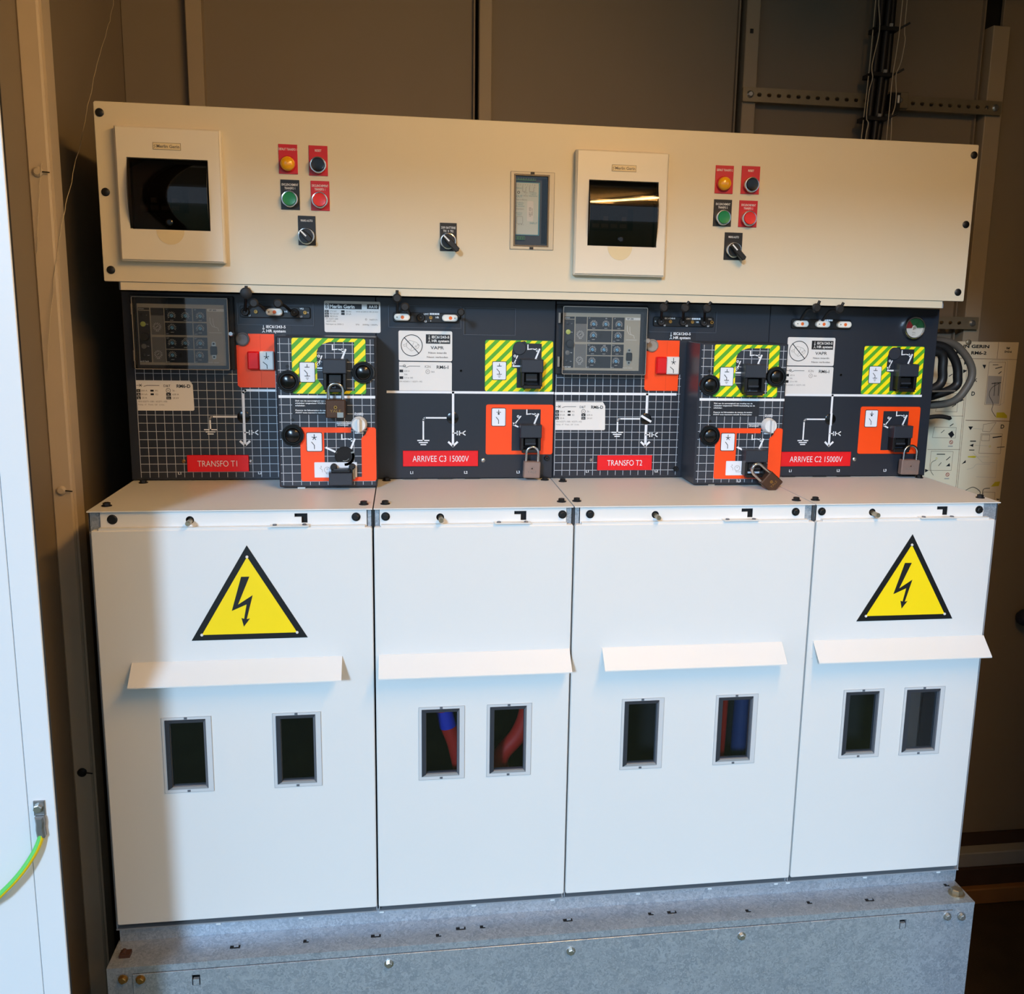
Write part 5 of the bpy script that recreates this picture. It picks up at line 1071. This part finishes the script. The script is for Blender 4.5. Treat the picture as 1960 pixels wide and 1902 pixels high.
for a in ([(2.0462, 1.5992), (2.0569, 1.5994), (2.0536, 1.5882)], [(1.9923, 1.6069), (1.9932, 1.5986), (2.0032, 1.6043)], [(1.9915, 1.5861), (1.9926, 1.5763), (2.0039, 1.5834)], [(1.9924, 1.5076), (1.9918, 1.4992), (2.0034, 1.5049)], [(2.0235, 1.4327), (2.0374, 1.4327), (2.0308, 1.4227)], [(2.0323, 1.3811), (2.0441, 1.3855), (2.0436, 1.3768)], [(2.0148, 1.3293), (2.0267, 1.3336), (2.0259, 1.3408)], [(1.9098, 1.3066), (1.9088, 1.3167), (1.9199, 1.3123)], [(2.1285, 1.2322), (2.1413, 1.2306), (2.1338, 1.2277)], [(1.9660, 1.4126), (1.9773, 1.4212), (1.9847, 1.4098), (1.9764, 1.4012)], [(1.9693, 1.3237), (1.9791, 1.3323), (1.9816, 1.3236)]): m.flat(a, q - .0001, Bk)
for a, ww in (([(2.0893, 1.5168), (2.0883, 1.5521)], .0016), ([(2.1016, 1.5169), (2.1005, 1.5522)], .0016), ([(2.0794, 1.5492), (2.1051, 1.5522)], .0022), ([(2.0994, 1.4027), (2.1239, 1.4056)], .0030), ([(2.1150, 1.3753), (2.1366, 1.3768)], .0018), ([(2.0341, 1.3926), (2.0495, 1.3926)], .0026), ([(2.0337, 1.3682), (2.0476, 1.3682)], .0022), ([(2.0854, 1.5899), (2.1033, 1.5943)], .0022), ([(2.0962, 1.5760), (2.1032, 1.5817)], .0022), ([(2.0767, 1.5996), (2.0919, 1.5998)], .0016), ([(1.9699, 1.4340), (1.9784, 1.4397)], .0022), ([(1.9690, 1.3410), (1.9788, 1.3496)], .0022), ([(1.9398, 1.3569), (1.9627, 1.3568)], .0022), ([(1.9527, 1.5675), (1.9612, 1.5732)], .0022), ([(1.9704, 1.4864), (1.9804, 1.4921)], .0022), ([(1.9459, 1.4154), (1.9543, 1.4226)], .0016), ([(1.9476, 1.3252), (1.9544, 1.3338)], .0016)): m.line(a, ww, q - .0001, Bk)
m.line(spline2([(2.0993, 1.5493), (2.0807, 1.5379), (2.0753, 1.5181), (2.0887, 1.4955), (2.0877, 1.4771), (2.1005, 1.4600)]), .0014, q - .0001, Bk)
m.line(spline2([(2.0351, 1.2564), (2.0560, 1.2651), (2.0775, 1.2532), (2.0773, 1.2414)]), .0016, q - .0001, Bk); m.line(spline2([(2.0867, 1.2414), (2.0878, 1.2590), (2.1063, 1.2618)]), .0016, q - .0001, Bk); m.line(spline2([(1.9383, 1.3411), (1.9255, 1.3325), (1.9260, 1.3123), (1.9350, 1.2993)]), .0012, q - .0001, Bk)
tag(m.build('diagram_marks', PO), kind='stuff')
m = MB()
for a in ([(2.1024, 1.4572), (2.1023, 1.4714), (2.1239, 1.4715), (2.1342, 1.4630), (2.1350, 1.4559)], [(2.1089, 1.2662), (2.1199, 1.2793), (2.1354, 1.2806), (2.1323, 1.2675)], [(2.0310, 1.3509), (2.0509, 1.3523), (2.0574, 1.3494), (2.0516, 1.3465), (2.0313, 1.3480)]): m.flat(a, q - .0001, 'poster_yellow')
for c in ((2.0929, 1.3782), (1.9394, 1.3454)): m.ring(c[0], c[1], .0018, .0028, q - .0002, 'poster_yellow', 14)
for c in ((1.9776, 1.3898), (1.9763, 1.3005)): m.ring(c[0], c[1], .0038, .0054, q - .0002, 'poster_red', 18); m.line([(c[0] - .0032, c[1] + .0032), (c[0] + .0032, c[1] - .0032)], .0012, q - .0002, 'poster_red'); m.rect(c[0] - .008, c[0] + .006, c[1] - .0125, c[1] - .0095, q - .0002, 'poster_grey')
m.build('colour_marks', PO)
m = MB(); c = (1.9987, 1.6582); m.lathe((c[0], yq, c[1]), [(.0075, 0), (.0075, -.004), (.004, -.006), (0, -.006)], 'strut_steel', 'y', 16); m.build('hanging_screw', PO)

# cables looping out beside the right-hand panel
def loop(pts, r, mt, label):
    m = MB(); m.tube(spline(pts, 8), r, mt, 12); return one(m, 'looped_cable', label, 'cable', 'cables looping out behind the right-hand panel')
loop([(1.66, .50, 1.672), (1.7695, 0.500, 1.6684), (1.8180, 0.500, 1.6532), (1.8571, 0.500, 1.6041), (1.8486, 0.500, 1.5578), (1.8012, 0.500, 1.5198), (1.66, .50, 1.515)], .0092, 'cable_grey', 'thick grey cable, outermost loop beside the right-hand panel')
loop([(1.66, .46, 1.655), (1.7470, 0.460, 1.6576), (1.7841, 0.460, 1.6303), (1.7977, 0.460, 1.5902), (1.7840, 0.460, 1.5570), (1.66, .46, 1.520)], .0105, 'cable_black', 'thick black cable, middle loop beside the right-hand panel')
loop([(1.65, .42, 1.640), (1.7223, 0.420, 1.6436), (1.7338, 0.420, 1.6081), (1.7275, 0.420, 1.5685), (1.65, .42, 1.540)], .0105, 'cable_black', 'thick black cable, innermost loop against the right-hand panel')
m = MB(); m.tube([(1.7016, 0.400, 1.5569), (1.7580, 0.400, 1.5585)], .0022, 'cable_grey', 8); one(m, 'cable_tie', 'thin straight cable tie across the looped cables', 'cable tie')
m = MB(); m.tube(spline([(1.64, .44, 1.478), (1.7390, 0.440, 1.4950), (1.7803, 0.440, 1.4902)], 6), [.005] * 12 + [.002], 'cable_black', 8); one(m, 'cable_tail', 'short black cable end sticking out below the loops', 'cable')

# earth strap on the white jamb
E_ = thing('earth_strap', 'green and yellow earth wire bolted to the white door jamb', 'earth wire', (-.016, -.25, .95))
m = MB(); m.box(-.0235, -.0085, -.2535, -.2502, .986, 1.0085, 'lug_tin', ch=.0008)
m.prism([(-.0215, .986), (-.0095, .986), (-.0085, .978), (-.0095, .968), (-.0085, .955), (-.0100, .9525), (-.0200, .9525), (-.0212, .965), (-.0205, .975)], -.2600, -.2510, 'lug_tin', ch=.0025); m.build('cable_lug', E_)
m = MB(); m.hexb((-.0165, -.2535, .9985), .0062, -.005, 'steel_bright', 'y'); m.build('bolt', E_)
m = MB(); m.tube(spline([(-.0150, -.2560, .957), (-.0165, -.2575, .949), (-.0240, -.262, .932), (-.0400, -.268, .908), (-.0620, -.272, .884), (-.0900, -.276, .862), (-.150, -.285, .840), (-.26, -.27, .85)], 8), .0046, 'earth_wire', 14); m.build('wire', E_)

# dark cloth at the right edge of the picture
m = MB(); c = (2.2811, 0.772, 0.8767)
m.lathe((c[0], .772, c[2]), [(.003, -.030), (.016, -.026), (.024, -.012), (.026, .010), (.022, .035), (.024, .060), (.018, .078), (.003, .084)], 'navy_cloth', 'x', 16)
m.lathe((c[0] + .014, .776, c[2] + .036), [(.003, -.020), (.011, -.014), (.016, .0), (.015, .020), (.012, .045), (.003, .055)], 'pale_cloth', 'x', 14)
one(m, 'hanging_cloth', 'dark navy cloth bundle poking in at the right edge by the wall', 'cloth')

# cobweb threads from the left post to the ceiling corner
for pts, lb in (([(-.105, .165, 1.60), (-.088, .165, 1.73), (-.070, .19, 1.86), (-.068, .30, 2.00), (-.075, .45, 2.16), (-.082, .60, 2.30), (-.085, .70, 2.42)], 'long cobweb thread stretched from the left post up to the corner'),
                ([(-.108, .168, 1.80), (-.096, .163, 1.90), (-.090, .165, 1.95)], 'short cobweb thread beside the bolt on the left post')):
    m = MB(); sp = spline(pts, 10); m.tube([p + Vector((random.uniform(-1, 1), 0, random.uniform(-1, 1))) * .0012 for p in sp], .0006, 'web', 5); one(m, 'cobweb_thread', lb, 'cobweb', 'cobweb threads at the left post')
